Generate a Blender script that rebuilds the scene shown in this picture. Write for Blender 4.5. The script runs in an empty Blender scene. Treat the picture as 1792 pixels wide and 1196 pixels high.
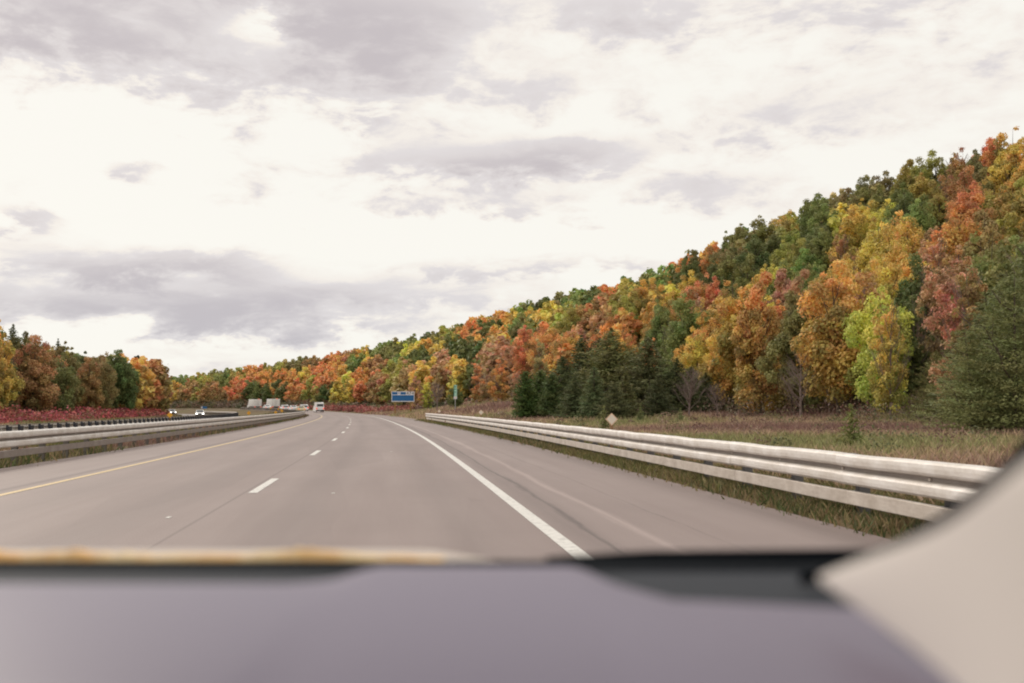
import bpy, math, random
import numpy as np
from mathutils import Vector, Matrix

rng = np.random.default_rng(11)
random.seed(5)
scene = bpy.context.scene
COL = scene.collection
R = math.radians

# ------------------------------------------------------------------ camera
F_PX, W_PX, H_PX = 1740.0, 1792.0, 1196.0
PITCH = math.atan((714 - 598) / F_PX)
CAM_Z = 1.3
cam_d = bpy.data.cameras.new('camera')
cam_d.sensor_width = 36.0
cam_d.lens = 36.0 * F_PX / W_PX
cam_d.clip_start = 0.05
cam_d.clip_end = 9000
cam_d.dof.use_dof = True
cam_d.dof.focus_distance = 70.0
cam_d.dof.aperture_fstop = 2.9
cam = bpy.data.objects.new('camera', cam_d)
COL.objects.link(cam)
cam.location = (0, 0, CAM_Z)
cam.rotation_euler = (math.pi / 2 + PITCH, 0, 0)
scene.camera = cam

def project(p):
    """photo pixel (1792 wide) of a world point, for choosing colours and wording labels"""
    x, y, z = p[0], p[1], p[2] - CAM_Z
    c, s = math.cos(PITCH), math.sin(PITCH)
    yc, zc = y * c + z * s, -y * s + z * c
    yc = max(yc, 1e-3)
    return 896 + F_PX * x / yc, 598 - F_PX * zc / yc

# ------------------------------------------------------------------ world
world = bpy.data.worlds.new('World')
scene.world = world
world.use_nodes = True
nt = world.node_tree
nt.nodes.clear()
N = nt.nodes.new
L = nt.links.new
SUN_AZ, SUN_EL = R(-42), R(32)      # azimuth from +Y (forward), negative = to the left

def mth(op, a, b=None, c=None, clamp=False):
    n = N('ShaderNodeMath'); n.operation = op; n.use_clamp = clamp
    for i, v in enumerate((a, b, c)):
        if v is None: continue
        if isinstance(v, (int, float)): n.inputs[i].default_value = v
        else: L(v, n.inputs[i])
    return n.outputs[0]

geo = N('ShaderNodeTexCoord')
sep = N('ShaderNodeSeparateXYZ'); L(geo.outputs['Generated'], sep.inputs[0])
dx, dy, dz = sep.outputs
az = mth('ARCTAN2', dx, dy)
el = mth('ARCSINE', dz)
# cloud layer seen from below: direction projected on a plane, softened at the horizon
den = mth('ADD', mth('MAXIMUM', dz, 0.0), 0.10)
px_, py_ = mth('DIVIDE', dx, den), mth('DIVIDE', dy, den)
cmb = N('ShaderNodeCombineXYZ'); L(px_, cmb.inputs[0]); L(mth('MULTIPLY', py_, 1.0), cmb.inputs[1])
def noise(vec, scale, detail, rough=0.55, dist=0.0):
    n = N('ShaderNodeTexNoise'); n.inputs['Scale'].default_value = scale
    n.inputs['Detail'].default_value = detail; n.inputs['Roughness'].default_value = rough
    n.inputs['Distortion'].default_value = dist
    L(vec, n.inputs['Vector']); return n.outputs['Fac']
n1 = noise(cmb.outputs[0], 0.9, 7, 0.55, 0.3)
n2 = noise(cmb.outputs[0], 3.6, 6, 0.6, 0.2)
# a second look at angle space so edges of clouds are ragged
ang = N('ShaderNodeCombineXYZ'); L(mth('MULTIPLY', az, 3.0), ang.inputs[0]); L(mth('MULTIPLY', el, 7.0), ang.inputs[1])
n3 = noise(ang.outputs[0], 2.2, 8, 0.6, 0.5)
n4 = noise(ang.outputs[0], 7.0, 6, 0.6, 0.3)
warp = mth('MULTIPLY', mth('SUBTRACT', n3, 0.5), 0.22)
warp2 = mth('MULTIPLY', mth('SUBTRACT', n4, 0.5), 0.06)
azw = mth('ADD', az, mth('ADD', warp, warp2))
elw = mth('ADD', el, mth('ADD', mth('MULTIPLY', warp, 0.35), mth('MULTIPLY', warp2, 0.8)))
def blob(px, py, rx, ry, w):
    a0 = math.atan((px - 896) / F_PX); e0 = math.atan((598 - py) / F_PX) + PITCH
    ax = mth('DIVIDE', mth('SUBTRACT', azw, a0), rx / F_PX)
    ex = mth('DIVIDE', mth('SUBTRACT', elw, e0), ry / F_PX)
    d2 = mth('ADD', mth('MULTIPLY', ax, ax), mth('MULTIPLY', ex, ex))
    return mth('MULTIPLY', mth('EXPONENT', mth('MULTIPLY', d2, -1.0)), w)
blobs = [(110, 60, 300, 90, .8), (430, 160, 260, 75, .6), (670, 75, 170, 85, .85), (520, 10, 420, 60, .45), (60, 130, 180, 50, .4),
         (430, 80, 60, 30, -.8), (840, 290, 220, 40, .95), (1010, 270, 120, 30, .5), (820, 360, 230, 22, .5),
         (640, 215, 45, 26, .5), (950, 160, 220, 50, .3), (1200, 30, 350, 55, .45), (1420, 235, 260, 55, .42),
         (1240, 335, 130, 28, .35), (1700, 60, 220, 70, .35), (215, 325, 48, 18, .95), (35, 415, 60, 22, 1.1),
         (120, 482, 240, 26, .6), (340, 478, 130, 34, .8), (160, 545, 330, 34, .8), (480, 540, 210, 30, .6),
         (720, 520, 260, 30, .5), (880, 470, 230, 13, .45), (1080, 465, 120, 16, .35), (420, 575, 330, 20, .55),
         (250, 270, 330, 60, -.6), (460, 400, 420, 50, -.8), (1100, 415, 260, 32, -.7), (420, 610, 330, 12, -.25),
         (1010, 225, 160, 30, -.35), (60, 290, 120, 40, -.4)]
dens = None
for b in blobs:
    v = blob(*b)
    dens = v if dens is None else mth('ADD', dens, v)
tex = mth('ADD', mth('MULTIPLY', mth('SUBTRACT', n1, 0.5), .5), mth('MULTIPLY', mth('SUBTRACT', n2, 0.5), 0.25))
tex = mth('ADD', tex, mth('MULTIPLY', mth('SUBTRACT', n3, 0.5), 2.1))
ang2 = N('ShaderNodeCombineXYZ'); L(mth('MULTIPLY', az, 4.0), ang2.inputs[0]); L(mth('MULTIPLY', el, 17.0), ang2.inputs[1])
n5 = noise(ang2.outputs[0], 1.8, 8, 0.62, 0.6)
lowf = N('ShaderNodeMapRange'); L(dz, lowf.inputs['Value']); lowf.inputs['From Min'].default_value = .05; lowf.inputs['From Max'].default_value = .32
lowf.inputs['To Min'].default_value = 1.5; lowf.inputs['To Max'].default_value = .1
tex = mth('ADD', tex, mth('MULTIPLY', mth('SUBTRACT', n4, 0.5), 1.3))
tex = mth('ADD', tex, mth('MULTIPLY', mth('SUBTRACT', n5, 0.5), lowf.outputs[0]))
dens = mth('ADD', mth('ADD', dens, tex), 0.20)
# away from the photographed part of the sky the same broken cloud simply goes on
mr = N('ShaderNodeMapRange'); mr.interpolation_type = 'SMOOTHSTEP'
L(dens, mr.inputs['Value']); mr.inputs['From Min'].default_value = 0.0; mr.inputs['From Max'].default_value = 1.62
ramp = N('ShaderNodeValToRGB'); L(mr.outputs[0], ramp.inputs[0])
def lin(c):
    return tuple(((v / 255) / 12.92 if v / 255 <= 0.04045 else ((v / 255 + 0.055) / 1.055) ** 2.4) for v in c)
cr = ramp.color_ramp
cr.elements[0].position = 0.0; cr.elements[0].color = (*[v * 1.0 for v in lin((252, 249, 241))], 1)
cr.elements[1].position = 1.0; cr.elements[1].color = (*lin((201, 193, 195)), 1)
e = cr.elements.new(0.2); e.color = (*lin((246, 239, 231)), 1)
e = cr.elements.new(0.4); e.color = (*lin((228, 222, 221)), 1)
e = cr.elements.new(0.65); e.color = (*lin((221, 214, 213)), 1)
# cooler and slightly darker low over the horizon
low = N('ShaderNodeMapRange'); L(dz, low.inputs['Value'])
low.inputs['From Min'].default_value = 0.02; low.inputs['From Max'].default_value = 0.16
low.inputs['To Min'].default_value = 1.0; low.inputs['To Max'].default_value = 0.0
mixl = N('ShaderNodeMix'); mixl.data_type = 'RGBA'; mixl.blend_type = 'MULTIPLY'
L(mth('MULTIPLY', low.outputs[0], mth('ADD', mth('MULTIPLY', mr.outputs[0], .8), .2)), mixl.inputs['Factor'])
L(ramp.outputs[0], mixl.inputs['A']); mixl.inputs['B'].default_value = (0.87, 0.93, 1.0, 1)
sky = N('ShaderNodeTexSky'); sky.sky_type = 'NISHITA'; sky.sun_disc = False
sky.sun_elevation = SUN_EL; sky.sun_rotation = SUN_AZ      # both measured clockwise from +Y
bg_sky = N('ShaderNodeBackground'); L(sky.outputs[0], bg_sky.inputs[0]); bg_sky.inputs[1].default_value = 0.1
bg_cl = N('ShaderNodeBackground'); L(mixl.outputs['Result'], bg_cl.inputs[0]); bg_cl.inputs[1].default_value = 1.0
mixs = N('ShaderNodeMixShader'); mixs.inputs[0].default_value = 0.97
L(bg_sky.outputs[0], mixs.inputs[1]); L(bg_cl.outputs[0], mixs.inputs[2])
wo = N('ShaderNodeOutputWorld'); L(mixs.outputs[0], wo.inputs[0])

sun_d = bpy.data.lights.new('sun', 'SUN')
sun_d.energy = 1.5; sun_d.angle = R(14); sun_d.color = (1.0, 0.90, 0.78)
sun = bpy.data.objects.new('sun', sun_d); COL.objects.link(sun)
sdir = Vector((math.sin(SUN_AZ) * math.cos(SUN_EL), math.cos(SUN_AZ) * math.cos(SUN_EL), math.sin(SUN_EL)))
sun.rotation_euler = sdir.to_track_quat('Z', 'Y').to_euler()

vs = scene.view_settings
vs.view_transform = 'Standard'; vs.look = 'None'; vs.gamma = 1; vs.exposure = 0.0; vs.use_curve_mapping = False
scene.cycles.filter_width = 2.0
scene.cycles.max_bounces = 6
scene.cycles.transparent_max_bounces = 4

# ------------------------------------------------------------------ material helpers
def mat(name, rgb=(0.5, 0.5, 0.5), rough=0.6, metal=0.0, spec=0.5, emit=None, es=1.0):
    m = bpy.data.materials.new(name); m.use_nodes = True
    b = m.node_tree.nodes['Principled BSDF']
    b.inputs['Base Color'].default_value = (*rgb, 1)
    b.inputs['Roughness'].default_value = rough
    b.inputs['Metallic'].default_value = metal
    b.inputs['Specular IOR Level'].default_value = spec
    if emit:
        b.inputs['Emission Color'].default_value = (*emit, 1); b.inputs['Emission Strength'].default_value = es
    return m

class G:
    """small node-graph helper on a material"""
    def __init__(s, m): s.m = m; s.t = m.node_tree; s.b = s.t.nodes['Principled BSDF']
    def n(s, k, **kw):
        x = s.t.nodes.new(k)
        for a, v in kw.items(): setattr(x, a, v)
        return x
    def l(s, a, b): s.t.links.new(a, b)
    def coord(s, name='Object', scale=(1, 1, 1)):
        c = s.n('ShaderNodeTexCoord'); mp = s.n('ShaderNodeMapping'); mp.inputs['Scale'].default_value = scale
        s.l(c.outputs[name], mp.inputs[0]); return mp.outputs[0]
    def noise(s, v, sc, det=4, ro=0.55):
        x = s.n('ShaderNodeTexNoise'); x.inputs['Scale'].default_value = sc; x.inputs['Detail'].default_value = det
        x.inputs['Roughness'].default_value = ro; s.l(v, x.inputs['Vector']); return x.outputs['Fac']
    def ramp(s, f, pts):
        x = s.n('ShaderNodeValToRGB'); s.l(f, x.inputs[0]); r = x.color_ramp
        r.elements[0].position, r.elements[0].color = pts[0][0], (*pts[0][1], 1)
        r.elements[1].position, r.elements[1].color = pts[-1][0], (*pts[-1][1], 1)
        for p, c in pts[1:-1]:
            e = r.elements.new(p); e.color = (*c, 1)
        return x.outputs[0]
    def mix(s, f, a, b, mode='MIX'):
        x = s.n('ShaderNodeMix', data_type='RGBA', blend_type=mode)
        for sock, v in (('Factor', f), ('A', a), ('B', b)):
            if isinstance(v, (int, float)): x.inputs[sock].default_value = v
            elif isinstance(v, tuple): x.inputs[sock].default_value = (*v, 1)
            else: s.l(v, x.inputs[sock])
        return x.outputs['Result']
    def math(s, op, a, b=None, clamp=False):
        x = s.n('ShaderNodeMath', operation=op); x.use_clamp = clamp
        for i, v in enumerate((a, b)):
            if v is None: continue
            if isinstance(v, (int, float)): x.inputs[i].default_value = v
            else: s.l(v, x.inputs[i])
        return x.outputs[0]
    def col(s, c): s.l(c, s.b.inputs['Base Color'])
    def bump(s, h, st=0.3, d=0.02):
        x = s.n('ShaderNodeBump'); x.inputs['Strength'].default_value = st; x.inputs['Distance'].default_value = d
        s.l(h, x.inputs['Height']); s.l(x.outputs[0], s.b.inputs['Normal'])

# asphalt: UV x = metres from the white edge line, UV y = metres along the road
def asphalt(name, c1, c2):
    m = mat(name, c1, 0.62, spec=0.5); g = G(m)
    uv = g.coord('UV')
    sp = g.n('ShaderNodeSeparateXYZ'); g.l(uv, sp.inputs[0])
    st = g.n('ShaderNodeMapping'); st.inputs['Scale'].default_value = (1.3, 0.06, 1); g.l(uv, st.inputs[0])
    streak = g.noise(st.outputs[0], 1.0, 5, 0.6)
    blot = g.noise(uv, 0.22, 5, 0.6)
    fine = g.noise(uv, 60, 3, 0.7)
    base = g.ramp(streak, [(0.3, c1), (0.7, c2)])
    base = g.mix(g.math('MULTIPLY', blot, .8), base, tuple(v * 0.75 for v in c1))
    patch = g.n('ShaderNodeTexVoronoi'); pm_ = g.n('ShaderNodeMapping'); pm_.inputs['Scale'].default_value = (.9, .11, 1); g.l(uv, pm_.inputs[0]); g.l(pm_.outputs[0], patch.inputs['Vector']); patch.inputs['Scale'].default_value = 1.0
    base = g.mix(g.ramp(patch.outputs['Color'], [(.30, (0, 0, 0)), (.95, (.30, .30, .30))]), base, tuple(v * .70 for v in c1))
    base = g.mix(0.5, base, g.ramp(fine, [(0.32, (0.45,) * 3), (0.68, (1.12,) * 3)]), 'MULTIPLY')
    # longitudinal construction joints, wandering slightly
    wob = g.math('MULTIPLY', g.math('SUBTRACT', g.noise(st.outputs[0], 1.6, 6, .65), .5), .55)
    off = g.math('ADD', sp.outputs[0], wob)
    def seam(at, w, amt, col, b, wander=True):
        d = g.math('ABSOLUTE', g.math('SUBTRACT', off if wander else sp.outputs[0], at))
        k = g.math('SUBTRACT', 1.0, g.math('DIVIDE', d, w), clamp=True)
        return g.mix(g.math('MULTIPLY', k, amt), b, col)
    dk = tuple(v * 0.38 for v in c1)
    base = seam(0.42, 0.05, .9, dk, base)
    base = seam(1.6, 0.03, .45, dk, base)
    base = seam(0.30, 0.30, .35, dk, base)
    base = seam(-7.75, 0.16, .65, dk, base, False)
    base = seam(-3.88, 0.035, .55, dk, base, False)
    base = seam(0.95, 0.10, .40, tuple(v * 1.3 for v in c2), base)
    base = seam(2.95, 0.55, .35, dk, base)
    for wh in (-0.9, -2.8, -4.8, -6.5):
        base = seam(wh, 0.55, .22, dk, base)
    g.col(base)
    g.bump(fine, 0.35, 0.006)
    return m
M = {}
M['asphalt'] = asphalt('asphalt', (0.305, 0.230, 0.214), (0.395, 0.312, 0.292))
M['asphalt_far'] = asphalt('asphalt_opposite', (0.27, 0.235, 0.225), (0.33, 0.29, 0.28))

def paint(name, rgb):
    m = mat(name, rgb, 0.5); g = G(m); uv = g.coord('Object')
    w = g.noise(uv, 9, 6, 0.7)
    g.col(g.ramp(w, [(0.32, tuple(v * 0.6 for v in rgb)), (0.5, rgb)])); return m
M['white_paint'] = paint('white_road_paint', (0.74, 0.71, 0.67))
M['yellow_paint'] = paint('yellow_road_paint', (0.72, 0.53, 0.26))

def steel(name, rgb, dirt, gr=False):
    m = mat(name, rgb, 0.5, 0.12); g = G(m); v = g.coord('Object')
    a = g.noise(v, 1.3, 6, 0.7); b = g.noise(g.coord('Object', (3, 3, 14)), 2.0, 4, 0.6)
    c = g.ramp(a, [(0.35, dirt), (0.6, rgb)])
    c = g.mix(0.35, c, g.ramp(b, [(0.3, (0.6, 0.55, 0.5)), (0.6, (1, 1, 1))]), 'MULTIPLY')
    if gr:  # dark band along the beam groove: grime with recess shade painted in
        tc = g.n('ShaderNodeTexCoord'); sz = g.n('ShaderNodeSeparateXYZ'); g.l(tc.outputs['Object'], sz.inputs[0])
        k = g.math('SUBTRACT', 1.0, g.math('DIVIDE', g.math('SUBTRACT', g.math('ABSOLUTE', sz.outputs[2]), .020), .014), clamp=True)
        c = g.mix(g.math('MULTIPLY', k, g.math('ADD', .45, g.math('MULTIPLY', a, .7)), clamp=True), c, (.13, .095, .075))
    g.col(c); g.bump(b, .15, .004); return m
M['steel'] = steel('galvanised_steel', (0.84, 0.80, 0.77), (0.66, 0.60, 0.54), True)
M['steel_rub'] = steel('weathered_steel', (0.70, 0.63, 0.57), (0.52, 0.45, 0.39))
M['steel_rub_left'] = steel('weathered_grey_steel', (0.36, 0.31, 0.28), (0.27, 0.22, 0.20))
M['post_right'] = steel('post_steel', (0.17, 0.165, 0.17), (0.12, 0.11, 0.11))
M['post_brown'] = steel('post_brown', (0.20, 0.18, 0.16), (0.13, 0.11, 0.10))
M['post_navy'] = steel('post_dark', (0.035, 0.04, 0.06), (0.05, 0.05, 0.06))

# foliage: colour comes from the object colour (single trees) or a stored tint (masses of trees)
def foliage(name, source, trans=0.35):
    m = mat(name, (0.1, 0.1, 0.1), 0.6, spec=0.25); g = G(m)
    if source == 'object':
        oi = g.n('ShaderNodeObjectInfo'); c0 = oi.outputs['Color']
    else:
        at = g.n('ShaderNodeAttribute', attribute_name='tint'); c0 = at.outputs['Color']
    va = g.n('ShaderNodeAttribute', attribute_name='leaf')     # x value, y hue
    sp = g.n('ShaderNodeSeparateXYZ'); g.l(va.outputs['Vector'], sp.inputs[0])
    hs = g.n('ShaderNodeHueSaturation'); g.l(g.mix(sp.outputs[2], c0, (.165, .160, .045)), hs.inputs['Color'])
    g.l(g.math('ADD', 0.5, g.math('MULTIPLY', g.math('SUBTRACT', sp.outputs[1], 0.40), 0.09)), hs.inputs['Hue'])
    g.l(g.math('ADD', 0.55, g.math('MULTIPLY', sp.outputs[0], 0.9)), hs.inputs['Value'])
    hs.inputs['Saturation'].default_value = 0.86
    g.col(hs.outputs[0])
    tr = g.n('ShaderNodeBsdfTranslucent'); g.l(hs.outputs[0], tr.inputs[0])
    mx = g.n('ShaderNodeMixShader'); mx.inputs[0].default_value = trans
    g.l(g.b.outputs[0], mx.inputs[1]); g.l(tr.outputs[0], mx.inputs[2])
    out = [n for n in g.t.nodes if n.type == 'OUTPUT_MATERIAL'][0]
    g.l(mx.outputs[0], out.inputs[0]); return m
M['leaf_obj'] = foliage('leaves_single_tree', 'object', 0.25)
M['leaf_tint'] = foliage('leaves_tinted', 'tint', 0.25)
M['needle_obj'] = foliage('needles', 'object', 0.28)
def bark(name, rgb):
    m = mat(name, rgb, 0.9, spec=0.1); g = G(m)
    n = g.noise(g.coord('Object', (6, 6, 1.2)), 2.5, 5, 0.7)
    g.col(g.ramp(n, [(0.3, tuple(v * 0.55 for v in rgb)), (0.7, rgb)])); g.bump(n, .5, .03); return m
M['bark'] = bark('bark_grey_brown', (0.16, 0.125, 0.10))
M['bark_pale'] = bark('bark_pale_mauve', (0.34, 0.26, 0.235))

m = mat('roadside_ground', (0.2, 0.15, 0.1), 0.95, spec=0.1); g = G(m); v = g.coord('Object')
a = g.noise(v, 0.12, 6, 0.6); b = g.noise(v, 1.6, 6, 0.65); c = g.noise(v, 14, 3, 0.6)
cc = g.ramp(a, [(0.35, (0.19, 0.14, 0.095)), (0.5, (0.24, 0.19, 0.115)), (0.65, (0.17, 0.165, 0.07))])
cc = g.mix(0.7, cc, g.ramp(b, [(0.3, (0.5, 0.42, 0.36)), (0.7, (1.0, 0.95, 0.85))]), 'MULTIPLY')
g.col(g.mix(0.5, cc, g.ramp(c, [(0.3, (0.5,) * 3), (0.7, (1.0,) * 3)]), 'MULTIPLY')); g.bump(b, 0.6, 0.12)
M['ground'] = m

# ------------------------------------------------------------------ mesh helpers
def link(o, parent=None):
    COL.objects.link(o)
    if parent is not None: o.parent = parent
    return o
def mesh_np(name, V, F, m, smooth=False):
    """V (n,3) array, F (k,c) array or list of lists"""
    me = bpy.data.meshes.new(name)
    if isinstance(F, np.ndarray):
        k, c = F.shape
        me.vertices.add(len(V)); me.vertices.foreach_set('co', np.asarray(V, dtype=np.float32).ravel())
        me.loops.add(k * c); me.loops.foreach_set('vertex_index', F.astype(np.int32).ravel())
        me.polygons.add(k); me.polygons.foreach_set('loop_start', np.arange(0, k * c, c, dtype=np.int32))
        me.update(calc_edges=True)
    else:
        me.from_pydata([tuple(v) for v in V], [], F); me.update()
    if smooth: me.polygons.foreach_set('use_smooth', [True] * len(me.polygons))
    for x in (m if isinstance(m, (list, tuple)) else [m]): me.materials.append(x)
    return me
def put(name, me, parent=None, loc=None, rot=None):
    o = bpy.data.objects.new(name, me)
    if loc is not None: o.location = loc
    if rot is not None: o.rotation_euler = rot
    return link(o, parent)
def empty(name, loc, rz=0.0):
    o = bpy.data.objects.new(name, None); o.location = loc; o.rotation_euler = (0, 0, rz); o.empty_display_size = 0.3
    return link(o)
def tag(o, label=None, cat=None, group=None, kind=None):
    if label: o['label'] = label
    if cat: o['category'] = cat
    if group: o['group'] = group
    if kind: o['kind'] = kind
    return o
class MB:
    def __init__(s): s.V = []; s.F = []
    def add(s, V, F):
        b = len(s.V); s.V += [tuple(v) for v in V]; s.F += [[i + b for i in f] for f in F]; return s
    def box(s, c, d, taper=(1, 1), sh=0.0):
        x, y, z = (v / 2 for v in d); V = []
        for k, sz in enumerate((-z, z)):
            t = taper if k else (1, 1)
            for sx, sy in ((-1, -1), (1, -1), (1, 1), (-1, 1)):
                V.append((c[0] + sx * x * t[0], c[1] + sy * y * t[1] + (sh if k else 0), c[2] + sz))
        return s.add(V, [[3, 2, 1, 0], [4, 5, 6, 7], [0, 1, 5, 4], [1, 2, 6, 5], [2, 3, 7, 6], [3, 0, 4, 7]])
    def tube(s, pts, rad, n=6, caps=True):
        pts = [Vector(p) for p in pts]; V = []; k = len(pts)
        for i, p in enumerate(pts):
            d = (pts[min(i + 1, k - 1)] - pts[max(i - 1, 0)]).normalized()
            a = d.orthogonal().normalized() if i == 0 else (a - d * a.dot(d)).normalized()
            b = d.cross(a)
            r = rad[i] if isinstance(rad, (list, tuple)) else rad
            V += [p + (a * math.cos(2 * math.pi * j / n) + b * math.sin(2 * math.pi * j / n)) * r for j in range(n)]
        F = [[i * n + j, i * n + (j + 1) % n, (i + 1) * n + (j + 1) % n, (i + 1) * n + j] for i in range(k - 1) for j in range(n)]
        if caps: F += [list(range(n))[::-1], [(k - 1) * n + j for j in range(n)]]
        return s.add(V, F)
    def build(s, name, m, parent=None, loc=None, rot=None, smooth=False, bevel=0):
        o = put(name, mesh_np(name, s.V, s.F, m, smooth), parent, loc, rot)
        if bevel:
            b = o.modifiers.new('b', 'BEVEL'); b.width = bevel; b.segments = 3
            b.limit_method = 'ANGLE'
            o.data.polygons.foreach_set('use_smooth', [True] * len(o.data.polygons))
        return o

# ------------------------------------------------------------------ road path
S0, S1, DS = -100.0, 1000.0, 1.0
ss = np.arange(S0, S1 + DS, DS)
th = np.interp(ss, [-100, 0, 25, 60, 110, 160, 210, 260, 320, 400, 500, 650, 800, 1000],
               [.118, .120, .124, .147, .162, .19, .25, .345, .48, .65, .85, 1.12, 1.35, 1.5])
ker = np.ones(31) / 31
th = np.convolve(np.pad(th, 15, mode='edge'), ker, 'valid')
PX = np.cumsum(-np.sin(th)) * DS; PY = np.cumsum(np.cos(th)) * DS
i0 = int(np.argmin(np.abs(ss - 9.0)))
PX += 0.59 - PX[i0]; PY += 8.98 - PY[i0]
def sm(x, a, b):
    t = np.clip((x - a) / (b - a), 0, 1); return t * t * (3 - 2 * t)
def theta(s): return np.interp(s, ss, th)
def plan(s, off):
    t = theta(s)
    return np.interp(s, ss, PX) + off * np.cos(t), np.interp(s, ss, PY) + off * np.sin(t)
def road_z(s): return 0.75 * sm(s, 215, 340) - 0.75 * sm(s, 420, 600)
OPP_Z = -0.7
def foot(s): return np.interp(s, [-100, 60, 95, 150, 215, 1000], [23, 24, 28, 20, 13, 13])
def bank(s, o):
    k = np.interp(s, [-100, 50, 88, 105, 135, 165, 215, 1000], [.018, .02, .08, .21, .21, .11, .07, .07])
    cap = np.interp(s, [-100, 60, 100, 140, 190, 1000], [.35, .42, 1.5, 2.2, 1.2, .8])
    return np.minimum(k * np.maximum(o - 4.2, 0), cap)
SKY = [(300, 662), (400, 645), (500, 631), (640, 609), (750, 583), (840, 553), (900, 533), (1000, 505), (1150, 472),
       (1270, 440), (1400, 388), (1450, 370), (1500, 330), (1560, 287), (1640, 268), (1720, 245), (1760, 215), (1792, 205)]
RIDGE = 52.0; TREE_H = 10.9
sA = np.arange(S0, S1 + 1, 10.0)
xr, yr = plan(sA, foot(sA) + RIDGE)
pxr = 896 + F_PX * xr / np.maximum(yr, 5)
need = CAM_Z + (714 - np.interp(pxr, [p for p, _ in SKY], [q for _, q in SKY])) * yr / F_PX - TREE_H + np.interp(pxr, [1400, 1792], [0, 2.2])
A_h = np.clip(need, 5, 60)
A_h = np.convolve(np.pad(A_h, 3, mode='edge'), np.ones(7) / 7, 'valid')
def hill(s, o):
    f = foot(s); t = (o - f) / RIDGE
    A = np.interp(s, sA, A_h)
    up = np.where(t < 1, A * (0.72 * np.clip(t, 0, 1) + .28 * sm(t, 0, 1)), A - (t - 1) * 2.5)
    return bank(s, np.minimum(o, f)) + np.where(t > 0, up, 0)
def ground_z(s, o):
    s = np.asarray(s, float); o = np.asarray(o, float)
    rz = road_z(s)
    right = np.where(o < 3.1, -0.16, np.where(o < 3.5, -0.03, 0.02)) + np.where(o > 3.5, hill(s, o), 0)
    med = rz * (1 - sm(-o, 10, 21)) + (OPP_Z - .02) * sm(-o, 10, 21) - 0.04 - .25 * np.exp(-((o + 16) / 3.0) ** 2)
    lft = OPP_Z + 0.02 + 2.2 * sm(-o, 44, 90) + .25 * sm(-o, 37, 42)
    z = np.where(o > -9.0, rz + right, np.where(o > -22.6, np.where(o > -9.95, rz - .16, med), np.where(o > -36.6, OPP_Z - .15, lft)))
    return z

offs = np.array(list(np.arange(-330, -60, 15.)) + list(np.arange(-60, -37, 2.5)) + [-37, -36.7, -36.5, -30, -24, -23.0, -22.5, -21, -19, -17, -15, -13, -11.5, -10.3, -9.97, -9.9, -6, 0, 3.0, 3.12, 3.3, 3.6, 4.2, 5, 6, 7.5, 9, 11, 13, 15, 17.5, 20, 23, 26, 30, 34, 38, 42, 47, 52, 58, 65, 72, 82, 95, 120, 170, 250, 400])
sg = np.arange(S0, S1 + 1, 4.0)
SS, OO = np.meshgrid(sg, offs, indexing='ij')
gx, gy = plan(SS, OO); gz = ground_z(SS, OO)
bumpy = (np.abs(OO) > 4) & ~((OO < -9) & (OO > -10.2)) & ~((OO < -22) & (OO > -37))
gz = gz + bumpy * rng.normal(0, .035, gz.shape)
nS, nO = gz.shape
idx = np.arange(nS * nO).reshape(nS, nO)
Fg = np.stack([idx[:-1, :-1], idx[:-1, 1:], idx[1:, 1:], idx[1:, :-1]], -1).reshape(-1, 4)
gnd = put('ground', mesh_np('ground', np.stack([gx, gy, gz], -1).reshape(-1, 3), Fg, M['ground'], True)); tag(gnd, 'brown and olive grass ground rising from the highway into the hill', kind='structure')
far = MB().add([(-5000, -5000, -4), (5000, -5000, -4), (5000, 5000, -4), (-5000, 5000, -4)], [[0, 1, 2, 3]]).build('terrain', M['ground'])
tag(far, 'flat far land reaching the horizon', kind='structure')

def ribbon(name, o0, o1, s0, s1, zf, m, ds=3.0, n=2, parent=None, thick=0.0, slope=0.0):
    sv = np.append(np.arange(s0, s1, ds), s1); ov = np.linspace(o0, o1, n)
    A, B = np.meshgrid(sv, ov, indexing='ij'); x, y = plan(A, B); z = zf(A) + slope * (B - o0)
    a, b = A.shape; ix = np.arange(a * b).reshape(a, b)
    F = np.stack([ix[:-1, :-1], ix[:-1, 1:], ix[1:, 1:], ix[1:, :-1]], -1).reshape(-1, 4)
    V = np.stack([x, y, z], -1).reshape(-1, 3)
    me = mesh_np(name, V, F, m)
    uv = me.uv_layers.new(name='UVMap')
    co = np.stack([B.ravel(), A.ravel()], -1)[F.ravel()]
    uv.data.foreach_set('uv', co.astype(np.float32).ravel())
    return put(name, me, parent)
road = ribbon('road', -9.95, 3.25, -90, 980, lambda s: road_z(s), M['asphalt'], n=12)
tag(road, 'pale asphalt carriageway curving to the far bend', kind='structure')
opp = ribbon('opposite_road', -36.6, -22.9, -90, 980, lambda s: OPP_Z + 0 * s, M['asphalt_far'], n=6)
tag(opp, 'opposing asphalt carriageway beyond the median', kind='structure')
ribbon('white_edge_line', -0.08, 0.08, -80, 900, lambda s: road_z(s) + .004, M['white_paint'], parent=road)
ribbon('yellow_edge_line', -7.48, -7.36, -80, 900, lambda s: road_z(s) + .004, M['yellow_paint'], parent=road)
ribbon('opposite_yellow_line', -24.7, -24.55, -80, 900, lambda s: OPP_Z + .004 + 0 * s, M['yellow_paint'], parent=opp)
ribbon('opposite_white_line', -34.0, -33.85, -80, 900, lambda s: OPP_Z + .004 + 0 * s, M['white_paint'], parent=opp)
for k in range(-1, 40):
    c = 17.4 + 12.2 * k
    ribbon('lane_dash', -3.82, -3.68, c - 1.55, c + 1.55, lambda s: road_z(s) + .004, M['white_paint'], parent=road)
    ribbon('lane_dash', -29.3, -29.16, c - 1.55, c + 1.55, lambda s: OPP_Z + .004 + 0 * s, M['white_paint'], parent=opp)
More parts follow.
